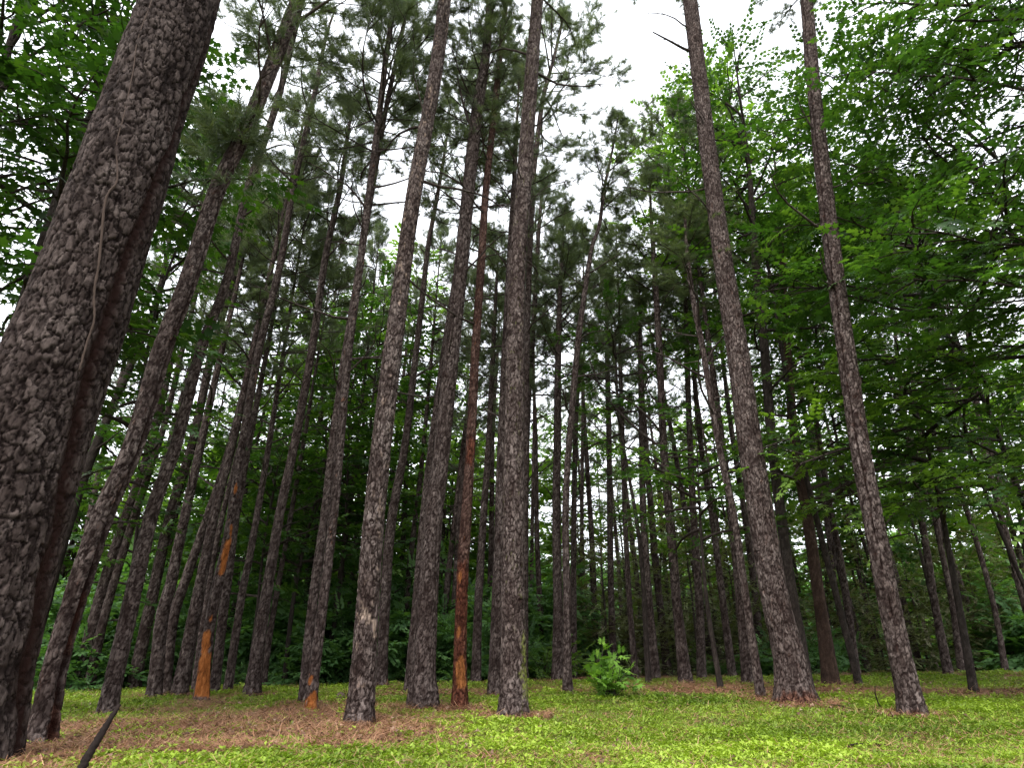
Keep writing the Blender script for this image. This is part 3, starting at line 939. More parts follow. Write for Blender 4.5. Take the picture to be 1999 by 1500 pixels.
# dead limbs one can follow in the photograph: (pine, where it leaves the stem, bends, tip), thickness in photo pixels
for key, pts, wd in [("T38", [(1338, 96), (1308, 80), (1274, 62)], 7), ("T38", [(1381, 265), (1372, 235), (1349, 200)], 6), ("T38", [(1391, 417), (1362, 385), (1328, 356)], 5), ("T38", [(1392, 262), (1374, 228), (1346, 192)], 4),
                     ("T43", [(1586, 250), (1570, 222), (1556, 190)], 5), ("T43", [(1582, 155), (1568, 138)], 6), ("T43", [(1618, 545), (1606, 515), (1600, 490)], 6), ("T43", [(1628, 560), (1610, 550)], 7),
                     ("T33", [(1296, 852), (1250, 800), (1190, 760), (1136, 728)], 7), ("T33", [(1298, 880), (1240, 835), (1180, 770), (1150, 700)], 8), ("T33", [(1302, 918), (1250, 885), (1195, 862), (1150, 820)], 6), ("T33", [(1294, 800), (1262, 760), (1246, 730)], 5),
                     ("T15", [(838, 252), (826, 215), (814, 170), (806, 140)], 5), ("T18", [(912, 420), (890, 395), (862, 372), (830, 352)], 5), ("T18", [(924, 262), (905, 205), (893, 150)], 9),
                     ("T10", [(570, 880), (540, 850)], 3), ("T27", [(1178, 372), (1230, 330), (1290, 300)], 3), ("T36", [(1404, 868), (1440, 850)], 4), ("T24", [(1016, 420), (1060, 370), (1110, 352)], 3),
                     ("T26", [(1088, 640), (1130, 590), (1180, 545), (1240, 500)], 6), ("T26", [(1088, 700), (1060, 660), (1020, 650)], 5), ("T7", [(590, 290), (640, 250), (690, 235)], 3), ("T7", [(600, 240), (560, 205), (535, 180)], 3), ("T7", [(618, 170), (650, 140), (690, 132)], 2),
                     ("T7", [(575, 360), (625, 345), (660, 350)], 3), ("T7", [(628, 110), (600, 80), (590, 50)], 2), ("T7", [(640, 70), (665, 50), (680, 20)], 2), ("T7", [(604, 220), (570, 250), (540, 240)], 2), ("T7", [(560, 430), (520, 400), (480, 385)], 3)]:
    root, P, R, Y = PINES[key]
    wo = Wood()
    Yd = Y - .05
    pts3 = [at(a, b, Yd - .12 * i) - np.array(root.location) for i, (a, b) in enumerate(pts)]
    zr = pts3[0][2] + root.location.z
    pts3.insert(0, np.array([np.interp(zr - .04, P[:, 2], P[:, k]) for k in (0, 1)] + [zr - .04]) - np.array(root.location))   # rooted in the stem's axis
    tt = Y / ray(*pts[0])[1]
    C = spline(np.array(pts3), 5)
    wo.tube(C, np.linspace(wd * tt / 2, wd * tt / 6, len(C)), 6)
    rq = np.random.default_rng(len(key) * 7 + int(pts[0][0]))
    for i in range(2 + 3 * (len(pts) > 2)):
        j = rq.integers(len(C) // 3, len(C) - 1)
        d = C[j + 1] - C[j]
        d = d / np.linalg.norm(d) + rq.normal(size=3) * .5
        wo.tube(np.array([C[j], C[j] + d * rq.uniform(.12, .4)]), [wd * tt / 7, .003], 3)
    link("dead_branch", wo.mesh("dead_branch", M_LIMB), root)
# ------------------------------------------------------------------ broad-leaved trees
STAR_SP = [leaf_spray(RG, 11, .50, .125, 'star') for _ in range(6)]
STAR_BIG = [leaf_spray(RG, 10, .50, .15, 'star') for _ in range(6)]
DIA_SP = [leaf_spray(RG, 14, .55, .15, 'diamond') for _ in range(6)]
SMALL_SP = [leaf_spray(RG, 16, .40, .085, 'diamond') for _ in range(5)]
FINE_SP = [leaf_spray(RG, 22, .42, .060, 'diamond') for _ in range(5)]


def limb(wood, rng, p0, az, el, ln, r0, D, L, m=7, droop=.0, step=.26, side=.42, levels=2, first=.25, flat=.25):
    """One limb with side shoots; leaf sprays are collected in D (direction) and L (place)."""
    pts = [np.array(p0, float)]
    for i in range(m):
        el += math.radians(rng.normal() * 6) - droop / m
        az += rng.normal() * .16
        pts.append(pts[-1] + ln / m * np.array([math.cos(el) * math.cos(az), math.cos(el) * math.sin(az), math.sin(el)]))
    pts = np.array(pts)
    wood.tube(pts, np.linspace(r0, max(.004, r0 * .18), len(pts)), 5 if levels > 1 else 3)
    n = max(2, int(ln * (1 - first) / step))
    sd = rng.choice([-1, 1])
    for i in range(n):
        q = first + (1 - first) * (i + rng.random()) / n
        j = min(int(q * m), m - 1)
        p = pts[j] + (pts[j + 1] - pts[j]) * (q * m - j)
        dd = pts[j + 1] - pts[j]
        a0 = math.atan2(dd[1], dd[0])
        sd = -sd
        a1 = a0 + sd * rng.uniform(.6, 1.15)
        if levels > 1:
            l2 = ln * side * (1.1 - .75 * q) * rng.uniform(.6, 1.2)
            if l2 < .35:
                d = np.array([math.cos(a1), math.sin(a1), rng.normal() * flat])
                L.append(p)
                D.append(d)
            else:
                limb(wood, rng, p, a1, math.radians(rng.uniform(-5, 25)), l2, r0 * .38, D, L, 4, droop * .6, step, side, levels - 1, .15, flat)
        else:
            L.append(p)
            D.append(np.array([math.cos(a1), math.sin(a1), rng.normal() * flat - .08]))
    L.append(pts[-1])
    D.append(pts[-1] - pts[-2])


def leaf_crown(seed, axis, limbs, mat_leaf, mat_wood, sprays, ss=(.8, 1.25), step=.26, name_wood="limbs", name_leaf="crown", flat=.25, side=.42, levels=2):
    """axis: function height -> point; limbs: list of (z, azimuth or None, elevation deg, length, r0, droop)."""
    rng = np.random.default_rng(seed)
    wood = Wood()
    D, L = [], []
    for (z, az, el, ln, r0, dr) in limbs:
        limb(wood, rng, axis(z), rng.random() * 6.28 if az is None else az, math.radians(el), ln, r0, D, L, droop=dr, step=step, flat=flat, side=side, levels=levels)
    D, L = np.array(D), np.array(L)
    up = np.array([0, 0, 1.0]) + rng.normal(size=D.shape) * .28
    V, F, T = stamp(sprays, rng, aim(D, rng, up), L, rng.uniform(*ss, len(L)))
    # a clump-scale drift of leaf colour (young and old leaves)
    return wood.mesh(name_wood, mat_wood), make_mesh(name_leaf, V, F, mat_leaf, {"tint": T})


def gen_limbs(rng, z0, z1, R, n, prof=(.7, 1.0, .85, .35), el=(5, 55), droop=.35, r=.035, az0=None, spread=None):
    out = []
    az = rng.random() * 6.28
    for k in range(n):
        t = (k + rng.random()) / n
        az += 2.4 + rng.normal() * .3
        a = az if az0 is None else az0 + rng.uniform(-spread, spread)
        ln = R * np.interp(t, [0, .3, .7, 1], prof) * rng.uniform(.75, 1.2)
        out.append((z0 + (z1 - z0) * t, a, el[0] + (el[1] - el[0]) * t + rng.normal() * 8, ln, r * ln / R + .006, droop))
    return out


HARD = {}


def hardwood(key, pts, label, H, Y=None, z0=3.0, R=2.5, n=22, leaf=M_LEAF, bark=M_DARK, sprays=None, ss=(.8, 1.25), step=.28, extra=(), group="broad-leaved trees among the pines",
             cat="broadleaf tree", name="broadleaf_tree", droop=.35, el=(5, 55), az0=None, spread=None, diam=.22, prof=(.7, 1.0, .85, .35)):
    seed = sum(ord(c) * (i + 5) for i, c in enumerate(key)) * 13
    rng = np.random.default_rng(seed)
    if isinstance(pts[0], (int, float)):                          # foot pixel column and distance only: a near-vertical stem
        X = at(pts[0], 1310, Y)[0]
        lean = rng.normal(size=2) * .04
        g = float(gz(X, Y))
        zz = np.array([-.05, .3 * H, .6 * H, .85 * H, H])
        P = np.stack([X + lean[0] * zz + .12 * np.sin(zz * .7 + seed), Y + lean[1] * zz + .12 * np.cos(zz * .6 + seed), g + zz], 1)
        R_ = diam / 2 * np.array([1.1, .8, .5, .25, .08])
    else:
        Y, P, R_ = solve_trunk(pts, Y)
        g = float(gz(P[0][0], Y))
        P[0][2] = g - .05
        if P[-1][2] < g + H - .5:
            d = (P[-1] - P[-2]) / (P[-1] - P[-2])[2]
            d[:2] *= .6
            tip, r0, span = P[-1].copy(), R_[-1], g + H - P[-1][2]
            for q in (.5, 1.0):
                P = np.vstack([P, tip + d * span * q])
                R_ = np.append(R_, max(.012, r0 * (1 - .9 * q)))
        R_ = np.minimum.accumulate(R_)
    base = np.array([P[0][0], P[0][1], g])
    root = thing(name, label, cat, base, group)
    Q = P - base
    link("trunk", trunk_mesh("trunk", Q, R_, math.hypot(base[0], base[1]), bark, seed % 900, (.03, .07), .007, px_ang=.0035), root)

    def axis(z):
        return np.array([np.interp(z, Q[:, 2], Q[:, k]) for k in range(3)])
    L = gen_limbs(rng, z0, H * .97, R, n, droop=droop, el=el, az0=az0, spread=spread, prof=prof) + list(extra)
    lm, cm = leaf_crown(seed, axis, L, leaf, M_LIMB if bark is not M_DARK else M_DARK, sprays or DIA_SP, ss, step)
    link("limbs", lm, root)
    link("crown", cm, root)
    HARD[key] = root
    return root


# right-hand side: two dark-stemmed trees with layered star leaves, and the big maple reaching in over the grass
hardwood("A1", [(1572, 1330, 27), (1560, 1240, 23), (1548, 1175, 21), (1525, 1010, 20), (1507, 867, 20), (1492, 683, 19), (1480, 570, 17), (1470, 450, 13), (1462, 330, 9)],
         "black-stemmed sweetgum behind the thick inward-leaning pine", 17, Y=12.0, z0=5.5, R=2.6, n=24, sprays=STAR_SP, ss=(.9, 1.4), step=.36)
hardwood("A2", [(1617, 1312, 36), (1612, 1260, 29), (1600, 1175, 24), (1576, 1010, 22), (1552, 867, 18), (1537, 683, 15), (1526, 500, 11), (1520, 380, 8)],
         "brown broad-footed hardwood standing on a straw mound, low leafy boughs spread wide", 14.5, Y=13.5, z0=4.6, R=3.0, n=24, bark=M_BROWN, sprays=STAR_SP, ss=(.9, 1.4), step=.36,
         extra=[(3.6, -.35, 18, 4.4, .05, .55), (3.3, -.9, 16, 3.6, .045, .6), (3.9, -.1, 20, 4.2, .045, .5), (4.2, 2.6, 15, 3.0, .04, .5), (4.0, -2.3, 8, 3.2, .04, .5)])
hardwood("A3", (2900, 0, 0), "large maple arching its leafy boughs in over the grass edge", 13, Y=6.0, z0=2.2, R=3.7, n=46, sprays=STAR_BIG, ss=(.5, 1.15), step=.25, az0=2.9, spread=1.0, diam=.4, droop=.45, el=(10, 55), prof=(.75, 1, .95, .7), group=None)
hardwood("A4", (2120, 0, 0), "mid-green maple behind the overhanging one at the grass edge", 14, Y=10.5, z0=3.0, R=3.6, n=38, sprays=STAR_SP, ss=(.9, 1.5), step=.30, az0=3.0, spread=1.6, diam=.085)
hardwood("A5", (1760, 0, 0), "maple with dense boughs filling the gap beyond the long-creased pine", 13.5, Y=15, z0=4.2, R=2.9, n=26, sprays=STAR_SP, ss=(1.0, 1.6), step=.36, diam=.085)
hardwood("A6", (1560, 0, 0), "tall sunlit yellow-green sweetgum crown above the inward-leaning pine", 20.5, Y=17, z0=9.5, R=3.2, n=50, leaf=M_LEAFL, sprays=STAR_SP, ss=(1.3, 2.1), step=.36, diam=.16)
hardwood("A7", (1662, 0, 0), "tall sweetgum whose crown shows between the two thick leaning pines", 17, Y=13, z0=8.5, R=2.6, n=24, sprays=STAR_SP, ss=(.95, 1.5), step=.34, diam=.12)
hardwood("A8", (1408, 0, 0), "small understory maple with one flat leafy layer behind the straw-path pine", 5.2, Y=12.6, z0=2.7, R=2.0, n=13, sprays=STAR_SP, ss=(.8, 1.2), step=.28, el=(5, 25), diam=.09)
hardwood("A9", (1264, 0, 0), "slim understory tree lifting a leafy top among the pines over the cedars", 9.8, Y=14.5, z0=5.6, R=1.8, n=16, sprays=STAR_SP, ss=(.9, 1.3), step=.32, el=(5, 35), diam=.11)
hardwood("A10", (1905, 0, 0), "low maple whose bright spray hangs across the thin leaning pines", 6.2, Y=11.0, z0=2.6, R=3.0, n=15, leaf=M_LEAFL, sprays=STAR_SP, ss=(.8, 1.2), step=.30, el=(5, 30), droop=.5, az0=3.3, spread=1.4, diam=.12)
hardwood("A11", (2060, 0, 0), "dense dark maple crown filling the view under the overhanging boughs", 13, Y=14, z0=3.5, R=3.2, n=34, sprays=STAR_SP, ss=(1.0, 1.6), step=.32, diam=.085)
hardwood("A12", (1860, 0, 0), "leafy maple crown rising behind the thin leaning pine pair", 14.5, Y=18.5, z0=5, R=3.0, n=32, sprays=STAR_SP, ss=(1.1, 1.8), step=.36, diam=.085)
hardwood("A13", (2330, 0, 0), "outermost maple whose dark boughs crowd in past the grass edge", 12, Y=8.5, z0=2.6, R=3.2, n=32, sprays=STAR_SP, ss=(.65, 1.4), step=.32, az0=2.9, spread=1.3, diam=.085)
# left: the dark leafy wall behind the massive trunk
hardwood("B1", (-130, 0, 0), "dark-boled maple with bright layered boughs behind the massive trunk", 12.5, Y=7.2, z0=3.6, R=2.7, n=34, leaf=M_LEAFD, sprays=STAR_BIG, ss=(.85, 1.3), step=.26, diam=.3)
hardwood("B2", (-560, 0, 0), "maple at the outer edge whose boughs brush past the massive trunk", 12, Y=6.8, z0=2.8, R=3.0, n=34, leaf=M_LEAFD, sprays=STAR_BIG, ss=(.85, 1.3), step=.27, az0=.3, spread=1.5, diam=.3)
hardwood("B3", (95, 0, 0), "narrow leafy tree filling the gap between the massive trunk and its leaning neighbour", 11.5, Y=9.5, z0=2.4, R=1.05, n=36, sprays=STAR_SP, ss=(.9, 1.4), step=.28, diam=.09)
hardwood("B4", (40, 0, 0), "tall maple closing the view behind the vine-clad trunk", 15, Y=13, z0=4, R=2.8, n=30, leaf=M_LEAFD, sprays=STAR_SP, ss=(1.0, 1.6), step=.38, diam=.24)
# middle: understory between the pines
hardwood("C1", (556, 0, 0), "dark thin-stemmed maple with a low broad crown behind the flared-foot pine", 7.8, Y=17.5, z0=2.6, R=2.4, n=24, ss=(.9, 1.4), step=.34, diam=.12)
hardwood("C2", (640, 0, 0), "leafy understory maple behind the pine pair with orange foot scars", 9.5, Y=18.5, z0=3.0, R=2.1, n=24, ss=(.9, 1.4), step=.36, diam=.13)
hardwood("C3", (480, 0, 0), "small maple wedged behind the orange stripped snag", 6.0, Y=16.5, z0=1.8, R=1.7, n=18, ss=(.8, 1.2), step=.32, diam=.09)
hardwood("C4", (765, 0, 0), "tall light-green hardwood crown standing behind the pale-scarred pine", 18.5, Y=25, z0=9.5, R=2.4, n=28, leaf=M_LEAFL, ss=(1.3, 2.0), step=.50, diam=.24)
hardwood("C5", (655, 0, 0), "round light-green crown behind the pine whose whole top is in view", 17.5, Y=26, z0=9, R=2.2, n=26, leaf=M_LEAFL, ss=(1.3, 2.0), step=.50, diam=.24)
hardwood("C6", (580, 0, 0), "mid-green hardwood beneath the lighter round crown", 13.5, Y=22, z0=5, R=2.4, n=26, ss=(1.2, 1.8), step=.46, diam=.2)
hardwood("C7", (740, 0, 0), "leafy sapling stand behind the foot of the pale-scarred pine", 8.5, Y=20, z0=1.8, R=1.9, n=24, ss=(1.0, 1.5), step=.38, diam=.1)
hardwood("C8", (870, 0, 0), "bright green young hardwood between the stout pine and the reddish stem", 8.5, Y=27, z0=2.2, R=2.6, n=24, leaf=M_LEAFL, ss=(1.3, 1.9), step=.48, diam=.14)
hardwood("C9", (690, 0, 0), "mid-high maple crown behind the thick pine's left side", 13, Y=20, z0=6.2, R=2.0, n=22, ss=(1.1, 1.6), step=.42, diam=.15)
hardwood("C10", (360, 0, 0), "shaded maple deep between the leaning pines of the left edge", 8.5, Y=19.5, z0=2.2, R=2.5, n=24, ss=(1.0, 1.5), step=.40, diam=.13)
hardwood("C12", (430, 0, 0), "tall shaded maple crown among the leaning pines of the left side", 13, Y=20, z0=4.5, R=2.3, n=24, leaf=M_LEAFL, ss=(1.0, 1.6), step=.40, diam=.14)
hardwood("C13", (520, 0, 0), "mid-green maple crown filling the gap beyond the bare-topped snag", 12, Y=23, z0=4.5, R=2.5, n=28, leaf=M_LEAFL, ss=(1.1, 1.7), step=.44, diam=.14)
hardwood("C14", (610, 0, 0), "bushy maple crown low between the flared-foot pine and the scarred pine pair", 7.5, Y=21, z0=1.8, R=2.4, n=26, ss=(1.0, 1.6), step=.40, diam=.1)
hardwood("C15", (830, 0, 0), "light young maple seen through the gap beside the stout straw-mounded pine", 10.5, Y=24, z0=3.5, R=2.0, n=24, leaf=M_LEAFL, ss=(1.1, 1.7), step=.44, diam=.12)
hardwood("C11", (215, 0, 0), "shaded maple low behind the three leaning pines beside the massive trunk", 8.0, Y=17, z0=1.6, R=2.4, n=24, ss=(1.0, 1.5), step=.38, diam=.13)

# background hardwoods: three shapes copied with their parts
protos = []
for k, (H, R, z0, n, lf) in enumerate([(11, 3.0, 2.2, 30, M_LEAFL), (14, 3.0, 4.5, 30, M_LEAFL), (8, 2.6, 1.2, 28, M_LEAF)]):
    px, Y = [(985, 30), (1130, 34), (420, 25)][k]
    protos.append(hardwood("BG%d" % k, (px, 0, 0), "leafy background hardwood filling gaps between far pines", H, Y=Y, z0=z0, R=R, n=n, leaf=lf, ss=(1.5, 2.4), step=.52, diam=.18,
                           group="background hardwoods beyond the grove"))
rnd = random.Random(8)
for k, (px, Y) in enumerate([(-60, 23), (60, 27), (150, 31), (260, 28), (330, 34), (500, 32), (590, 36), (700, 29), (800, 35), (900, 39), (1060, 38), (1220, 40), (1300, 34), (1400, 37), (1480, 31),
                             (1570, 35), (1650, 28), (1720, 33), (1800, 27), (1880, 33), (1960, 28), (2060, 24), (2150, 30), (-150, 30), (450, 41), (1120, 45), (640, 46), (1850, 44), (1530, 46), (980, 47), (240, 42), (790, 48), (1300, 48), (1700, 46), (110, 34), (200, 37), (300, 36), (385, 30), (440, 33), (540, 29), (620, 33), (680, 37), (745, 33), (840, 29), (920, 33), (1010, 36), (20, 30), (-120, 26), (350, 44), (560, 44), (880, 44), (1180, 36)]):
    if 860 < px < 1250 and k % 2:                                 # the wood is thinner here and lets the sky through
        continue
    X = at(px, 1310, Y)[0]
    s = rnd.uniform(.8, 1.2)
    copy_tree(protos[rnd.choice([0, 0, 1, 2, 2])], (X, Y, float(gz(X, Y)) - .05), rnd.random() * 6.28, (s, s, s * rnd.uniform(.9, 1.15)),
              "leafy background hardwood filling gaps between far pines", "background hardwoods beyond the grove")
# ------------------------------------------------------------------ undergrowth: cedars, shrubs, the closing wood
def cedar(seed, H, R, n, leaf=M_CEDAR):
    rng = np.random.default_rng(seed)
    L = []
    for k in range(n):
        t = (k + rng.random()) / n
        L.append((.15 + (H - .2) * t, None, 12 + 35 * t + rng.normal() * 8, R * (1.05 - .85 * t) * rng.uniform(.6, 1.2), .014, .25))
    wb = Wood()
    wb.tube(np.array([[0, 0, -.05], [.05, .02, H * .5], [0, 0, H]]), [.05, .035, .006], 6)
    lm, cm = leaf_crown(seed, lambda z: np.array([0, 0, z]), L, leaf, M_DARK, FINE_SP, (.9, 1.5), .22, flat=.6, side=.5)
    return wb.mesh("trunk", M_DARK), lm, cm


CEDARS = []
for k, (H, R, n) in enumerate([(5.6, 1.5, 62), (4.6, 1.5, 54), (6.6, 1.6, 68)]):
    t = thing("cedar_tree", "feathery brown-green cedar crowding the thicket behind the sapling", "cedar", (0, 0, 0), "cedars of the dark thicket")
    for m_ in cedar(300 + k, H, R, n):
        link(m_.name.split('.')[0], m_, t)
    CEDARS.append(t)
rnd = random.Random(21)
first = set()
for k, (px, Y, s) in enumerate([(1140, 24, 1), (1185, 22, .95), (1230, 25, 1.1), (1275, 22, .9), (1320, 24, 1.0), (1365, 21.5, .9), (1405, 24, 1.05), (1450, 22, .85), (1500, 25, 1.0), (1160, 28, 1.15), (1255, 29, 1.15), (1345, 28, 1.1), (1440, 28, 1.1),
                                (1690, 21, .62), (1730, 23, .8), (1775, 21, .62), (1815, 24, .85), (1860, 22, .72), (1905, 21, .7), (1945, 23, .85), (1990, 20.5, .75), (2035, 22, .9), (1540, 22, .7), (1585, 24, .85), (1640, 23, .7)]):
    X = at(px, 1310, Y)[0]
    p = CEDARS[k % 3]
    lab = "feathery brown-green cedar crowding the thicket behind the sapling" if px < 1520 else "low dark cedar in the thicket at the far grass edge"
    grp = "cedars of the dark thicket" if px < 1520 else "low cedars along the far grass edge"
    loc, sc = (X, Y, float(gz(X, Y)) - .03), (s * rnd.uniform(.95, 1.25),) * 2 + (s * rnd.uniform(.85, 1.1),)
    if k < 3:
        p.location, p.scale = loc, sc
    else:
        copy_tree(p, loc, rnd.random() * 6.28, sc, lab, grp)


def shrub(seed, H, R, n, sprays, mat, ss=(.8, 1.2)):
    rng = np.random.default_rng(seed)
    L = [(.02, None, rng.uniform(25, 88), H * rng.uniform(.55, 1.05), .014, .7 * R / H) for k in range(n)]
    return leaf_crown(seed, lambda z: np.array([rng.normal() * .1, rng.normal() * .1, z]), L, mat, M_DARK, sprays, ss, .17, "stems", "foliage", flat=.45, side=.40)


SHRUBS = []
for k, (H, R, n, sp) in enumerate([(2.2, 1.4, 22, SMALL_SP), (1.5, 1.3, 18, SMALL_SP), (2.8, 1.6, 26, DIA_SP)]):
    t = thing("shrub", "dark leafy shrub in the shade of the wood edge", "shrub", (0, 0, 0), "shade shrubs under the far trees")
    for m_ in shrub(340 + k, H, R, n, sp, M_SHRUB, (1.0, 1.6)):
        link(m_.name.split('.')[0], m_, t)
    SHRUBS.append(t)
lst = [(120, 17.5, .9), (190, 18.5, 1.0), (250, 19, .9), (315, 19, 1.1), (370, 20, 1.0), (430, 19.5, .9), (480, 20, 1.0), (535, 21, 1.1), (585, 20.5, .9), (640, 22, 1.1), (690, 21, .9), (740, 22.5, 1.2), (790, 23, 1.0), (835, 22, 1.1),
       (880, 24, 1.2), (925, 23, 1.0), (965, 22, .9), (1000, 24, 1.2), (1080, 24, 1.15), (1115, 23, .9), (160, 22, 1.3), (280, 24, 1.4), (400, 25, 1.3), (510, 26, 1.4), (620, 27, 1.4), (760, 28, 1.5), (900, 29, 1.5),
       (1560, 21, .8), (1590, 20, .6), (40, 19, 1.2), (-40, 18, 1.2), (100, 24, 1.4), (1500, 19.5, .35), (1640, 21, .5), (1420, 20.5, .4), (2080, 20, 1), (735, 19.5, .8), (775, 18.5, .6), (812, 20, 1.0), (858, 19, .8), (908, 20, .9), (945, 18.5, .6), (990, 20.5, .9), (1020, 19.5, .7), (665, 18.5, .6), (560, 18, .5), (460, 17.5, .5), (225, 16.5, .6), (150, 16, .7)]
for k, (px, Y, s) in enumerate(lst):
    X = at(px, 1310, Y)[0]
    loc, sc = (X, Y, float(gz(X, Y)) - .03), (s * rnd.uniform(.9, 1.3),) * 2 + (s * rnd.uniform(.85, 1.15),)
    if k < 3:
        SHRUBS[k].location, SHRUBS[k].scale = loc, sc
    else:
        copy_tree(SHRUBS[k % 3], loc, rnd.random() * 6.28, sc, "dark leafy shrub in the shade of the wood edge", "shade shrubs under the far trees")

# two lighter bushes one can pick out
for key, (px, Y, H, R, n, mat, lab) in {"S1": (1062, 19.0, 1.25, 1.0, 16, M_SHRUB, "low bright bush at the wood edge between the central pine and the slim bending pine"),
                                        "S2": (1046, 23.0, 3.4, 1.5, 26, M_SHRUB, "tall pale-leaved bush draped like a mound behind the low bright bush")}.items():
    X = at(px, 1310, Y)[0]
    t = thing("shrub", lab, "shrub", (X, Y, float(gz(X, Y))), None)
    for m_ in shrub(len(lab), H, R, n, SMALL_SP, mat if key == "S2" else M_LEAFL, (1.0, 1.5)):
        link(m_.name.split('.')[0], m_, t)

# the leafy sapling standing alone in the grass
Ys = hit_ground(1190, 1364, 10.5)
Xs = at(1190, 1364, Ys)[0]
t = thing("sapling", "waist-high leafy sapling with bright star leaves standing alone in the grass", "sapling", (Xs, Ys, float(gz(Xs, Ys))))
SAP_SP = [leaf_spray(RG, 5, .11, .125, 'star') for _ in range(6)]
rng_s = np.random.default_rng(77)
Ls = [(.0, None, rng_s.uniform(42, 88), rng_s.uniform(.22, .56), .006, .1) for k in range(27)] + [(.0, .2, 84, .78, .009, .1), (.0, -.5, 80, .70, .008, .1), (0, 2.9, 80, .62, .008, .1)]
for m_ in leaf_crown(78, lambda z: np.array([rng_s.normal() * .06, rng_s.normal() * .06, z]), Ls, M_SAP, M_LIMB, SAP_SP, (.7, 1.15), .095, "stems", "foliage", flat=.3, side=.22):
    link(m_.name.split('.')[0], m_, t)

# the closing mass of leaves far behind, which reads as one wood
rng = np.random.default_rng(4)
N = 30000
bx = rng.uniform(-62, 62, N)
by = rng.uniform(50, 72, N)
bz = rng.random(N) ** 1.25 * (8.5 + 5 * (fbm(bx * .16, by * .16, 3, 3) - .5) * 2)
D = np.stack([rng.normal(size=N), rng.normal(size=N), rng.normal(size=N) * .4], 1)
V, F, T = stamp(DIA_SP[:3], rng, aim(D, rng, np.array([0, 0, 1.0]) + rng.normal(size=D.shape) * .5), np.stack([bx, by, gz(bx, by) + bz], 1), rng.uniform(1.8, 3.2, N))
tag(link("distant_woodland", make_mesh("distant_woodland", V, F, M_SHRUB, {"tint": T})), "dense dark leaf mass closing the view far behind the pines", "woodland", kind="stuff")
# ------------------------------------------------------------------ ground, straw, grass mat
def spot(px, py):
    Y = hit_ground(px, py, 16.0)
    return at(px, py, Y)[0], Y


# straw areas: (pixel x, pixel y, half width across in m, half depth in m, weight)
SPOTS = [(150, 1430, 1.4, .9, 1.1), (330, 1425, 1.7, .9, .95), (480, 1435, 1.5, .8, .8), (620, 1425, 1.1, .8, .7), (380, 1465, 1.2, .35, .6), (300, 1392, 1.8, .5, .6), (420, 1376, .9, .35, .8), (560, 1400, 1.5, .55, .7), (660, 1380, 1.0, .8, .7),
         (700, 1425, .5, .3, .9), (830, 1358, 1.5, .6, 1.05), (960, 1352, 1.1, .45, .8), (1060, 1350, .8, .35, .6), (1005, 1408, .5, .22, 1.0), (760, 1345, .9, .7, .85), (620, 1345, .7, .6, .6),
         (1300, 1345, 2.2, .7, .95), (1420, 1352, 1.8, .45, .9), (1600, 1350, 2.2, .45, 1.0), (1760, 1352, 2.0, .45, 1.0), (1930, 1356, 2.6, .4, 1.1), (1570, 1382, .75, .25, .9), (1740, 1392, .6, .25, .9), (1630, 1320, 1.3, 1.2, 1.1),
         (1560, 1340, 1.5, .8, .6), (900, 1388, .5, .25, .8), (60, 1470, .7, .5, 1.1), (250, 1475, .7, .25, .8), (395, 1378, .5, .3, .9), (930, 1440, .7, .16, .35), (1190, 1340, 1.0, .5, .5), (500, 1462, .9, .2, .55), (1100, 1450, .4, .12, .4), (700, 1445, .6, .15, .5), (1250, 1430, .5, .12, .3)]
SPOTW = [(spot(a, b) + (c, d, e)) for a, b, c, d, e in SPOTS]
FOOT = [(P[0][0], P[0][1], .26 + 1.9 * R[0]) for k, (_, P, R, Y) in PINES.items() if Y < 18]


def straw(x, y):
    m = np.zeros(np.shape(x))
    for (sx, sy, a, b, e) in SPOTW:
        m = m + e * np.exp(-((x - sx) / a) ** 2 - ((y - sy) / b) ** 2)
    for (sx, sy, r) in FOOT:
        m = np.maximum(m, 1.0 * np.exp(-(((x - sx) ** 2 + (y - sy) ** 2) / (r * r)) ** 1.5))
    m = m + .9 * sstep(15.5, 19, y) * (1 - .75 * sstep(2, 6, x))
    m = m + (fbm(x * 1.3, y * 1.3, 71, 4) - .5) * 1.5 + (fbm(x * 6, y * 6, 72, 3) - .5) * 1.1 + .02
    return sstep(.30, .72, m)


def ground_patch(x0, x1, y0, y1, st):
    xs, ys = np.arange(x0, x1 + 1e-6, st), np.arange(y0, y1 + 1e-6, st)
    return np.meshgrid(xs, ys)


# one sheet: a fine grid in view, stretched cells out to the horizon
xs = np.concatenate([-np.geomspace(600, 21, 26), np.arange(-20, 24.01, .08), np.geomspace(25, 600, 26)])
ys = np.concatenate([-np.geomspace(400, 3, 22), np.arange(-2.5, 24.01, .08), np.geomspace(24.5, 900, 40)])
GX, GY = np.meshgrid(xs, ys)
ST = straw(GX, GY)
fine = (fbm(GX * 3, GY * 3, 81, 3) - .5) * .06 * sstep(2, 4, GY) * (1 - sstep(20, 26, GY))
V = np.stack([GX, GY, gz(GX, GY) + fine], -1).reshape(-1, 3)
nx, ny = len(xs), len(ys)
i = np.arange(ny - 1)[:, None] * nx + np.arange(nx - 1)[None]
F = np.stack([i, i + 1, i + nx + 1, i + nx], -1).reshape(-1, 4)
tag(link("ground", make_mesh("ground", V, [F], M_GROUND, {"straw": ST.ravel()}, smooth=True)), "mossy green woodland floor with patches of rusty pine straw", "ground", kind="structure")


def scatter(n, seed, y0=3.0, y1=17.0, power=1.6):
    """Random places in the view wedge, denser near the viewer."""
    rng = np.random.default_rng(seed)
    q = rng.random(n)
    y = (y0 ** (1 - power) + q * (y1 ** (1 - power) - y0 ** (1 - power))) ** (1 / (1 - power))
    x = rng.uniform(-1, 1, n) * (.80 * y + .8)
    return rng, x, y


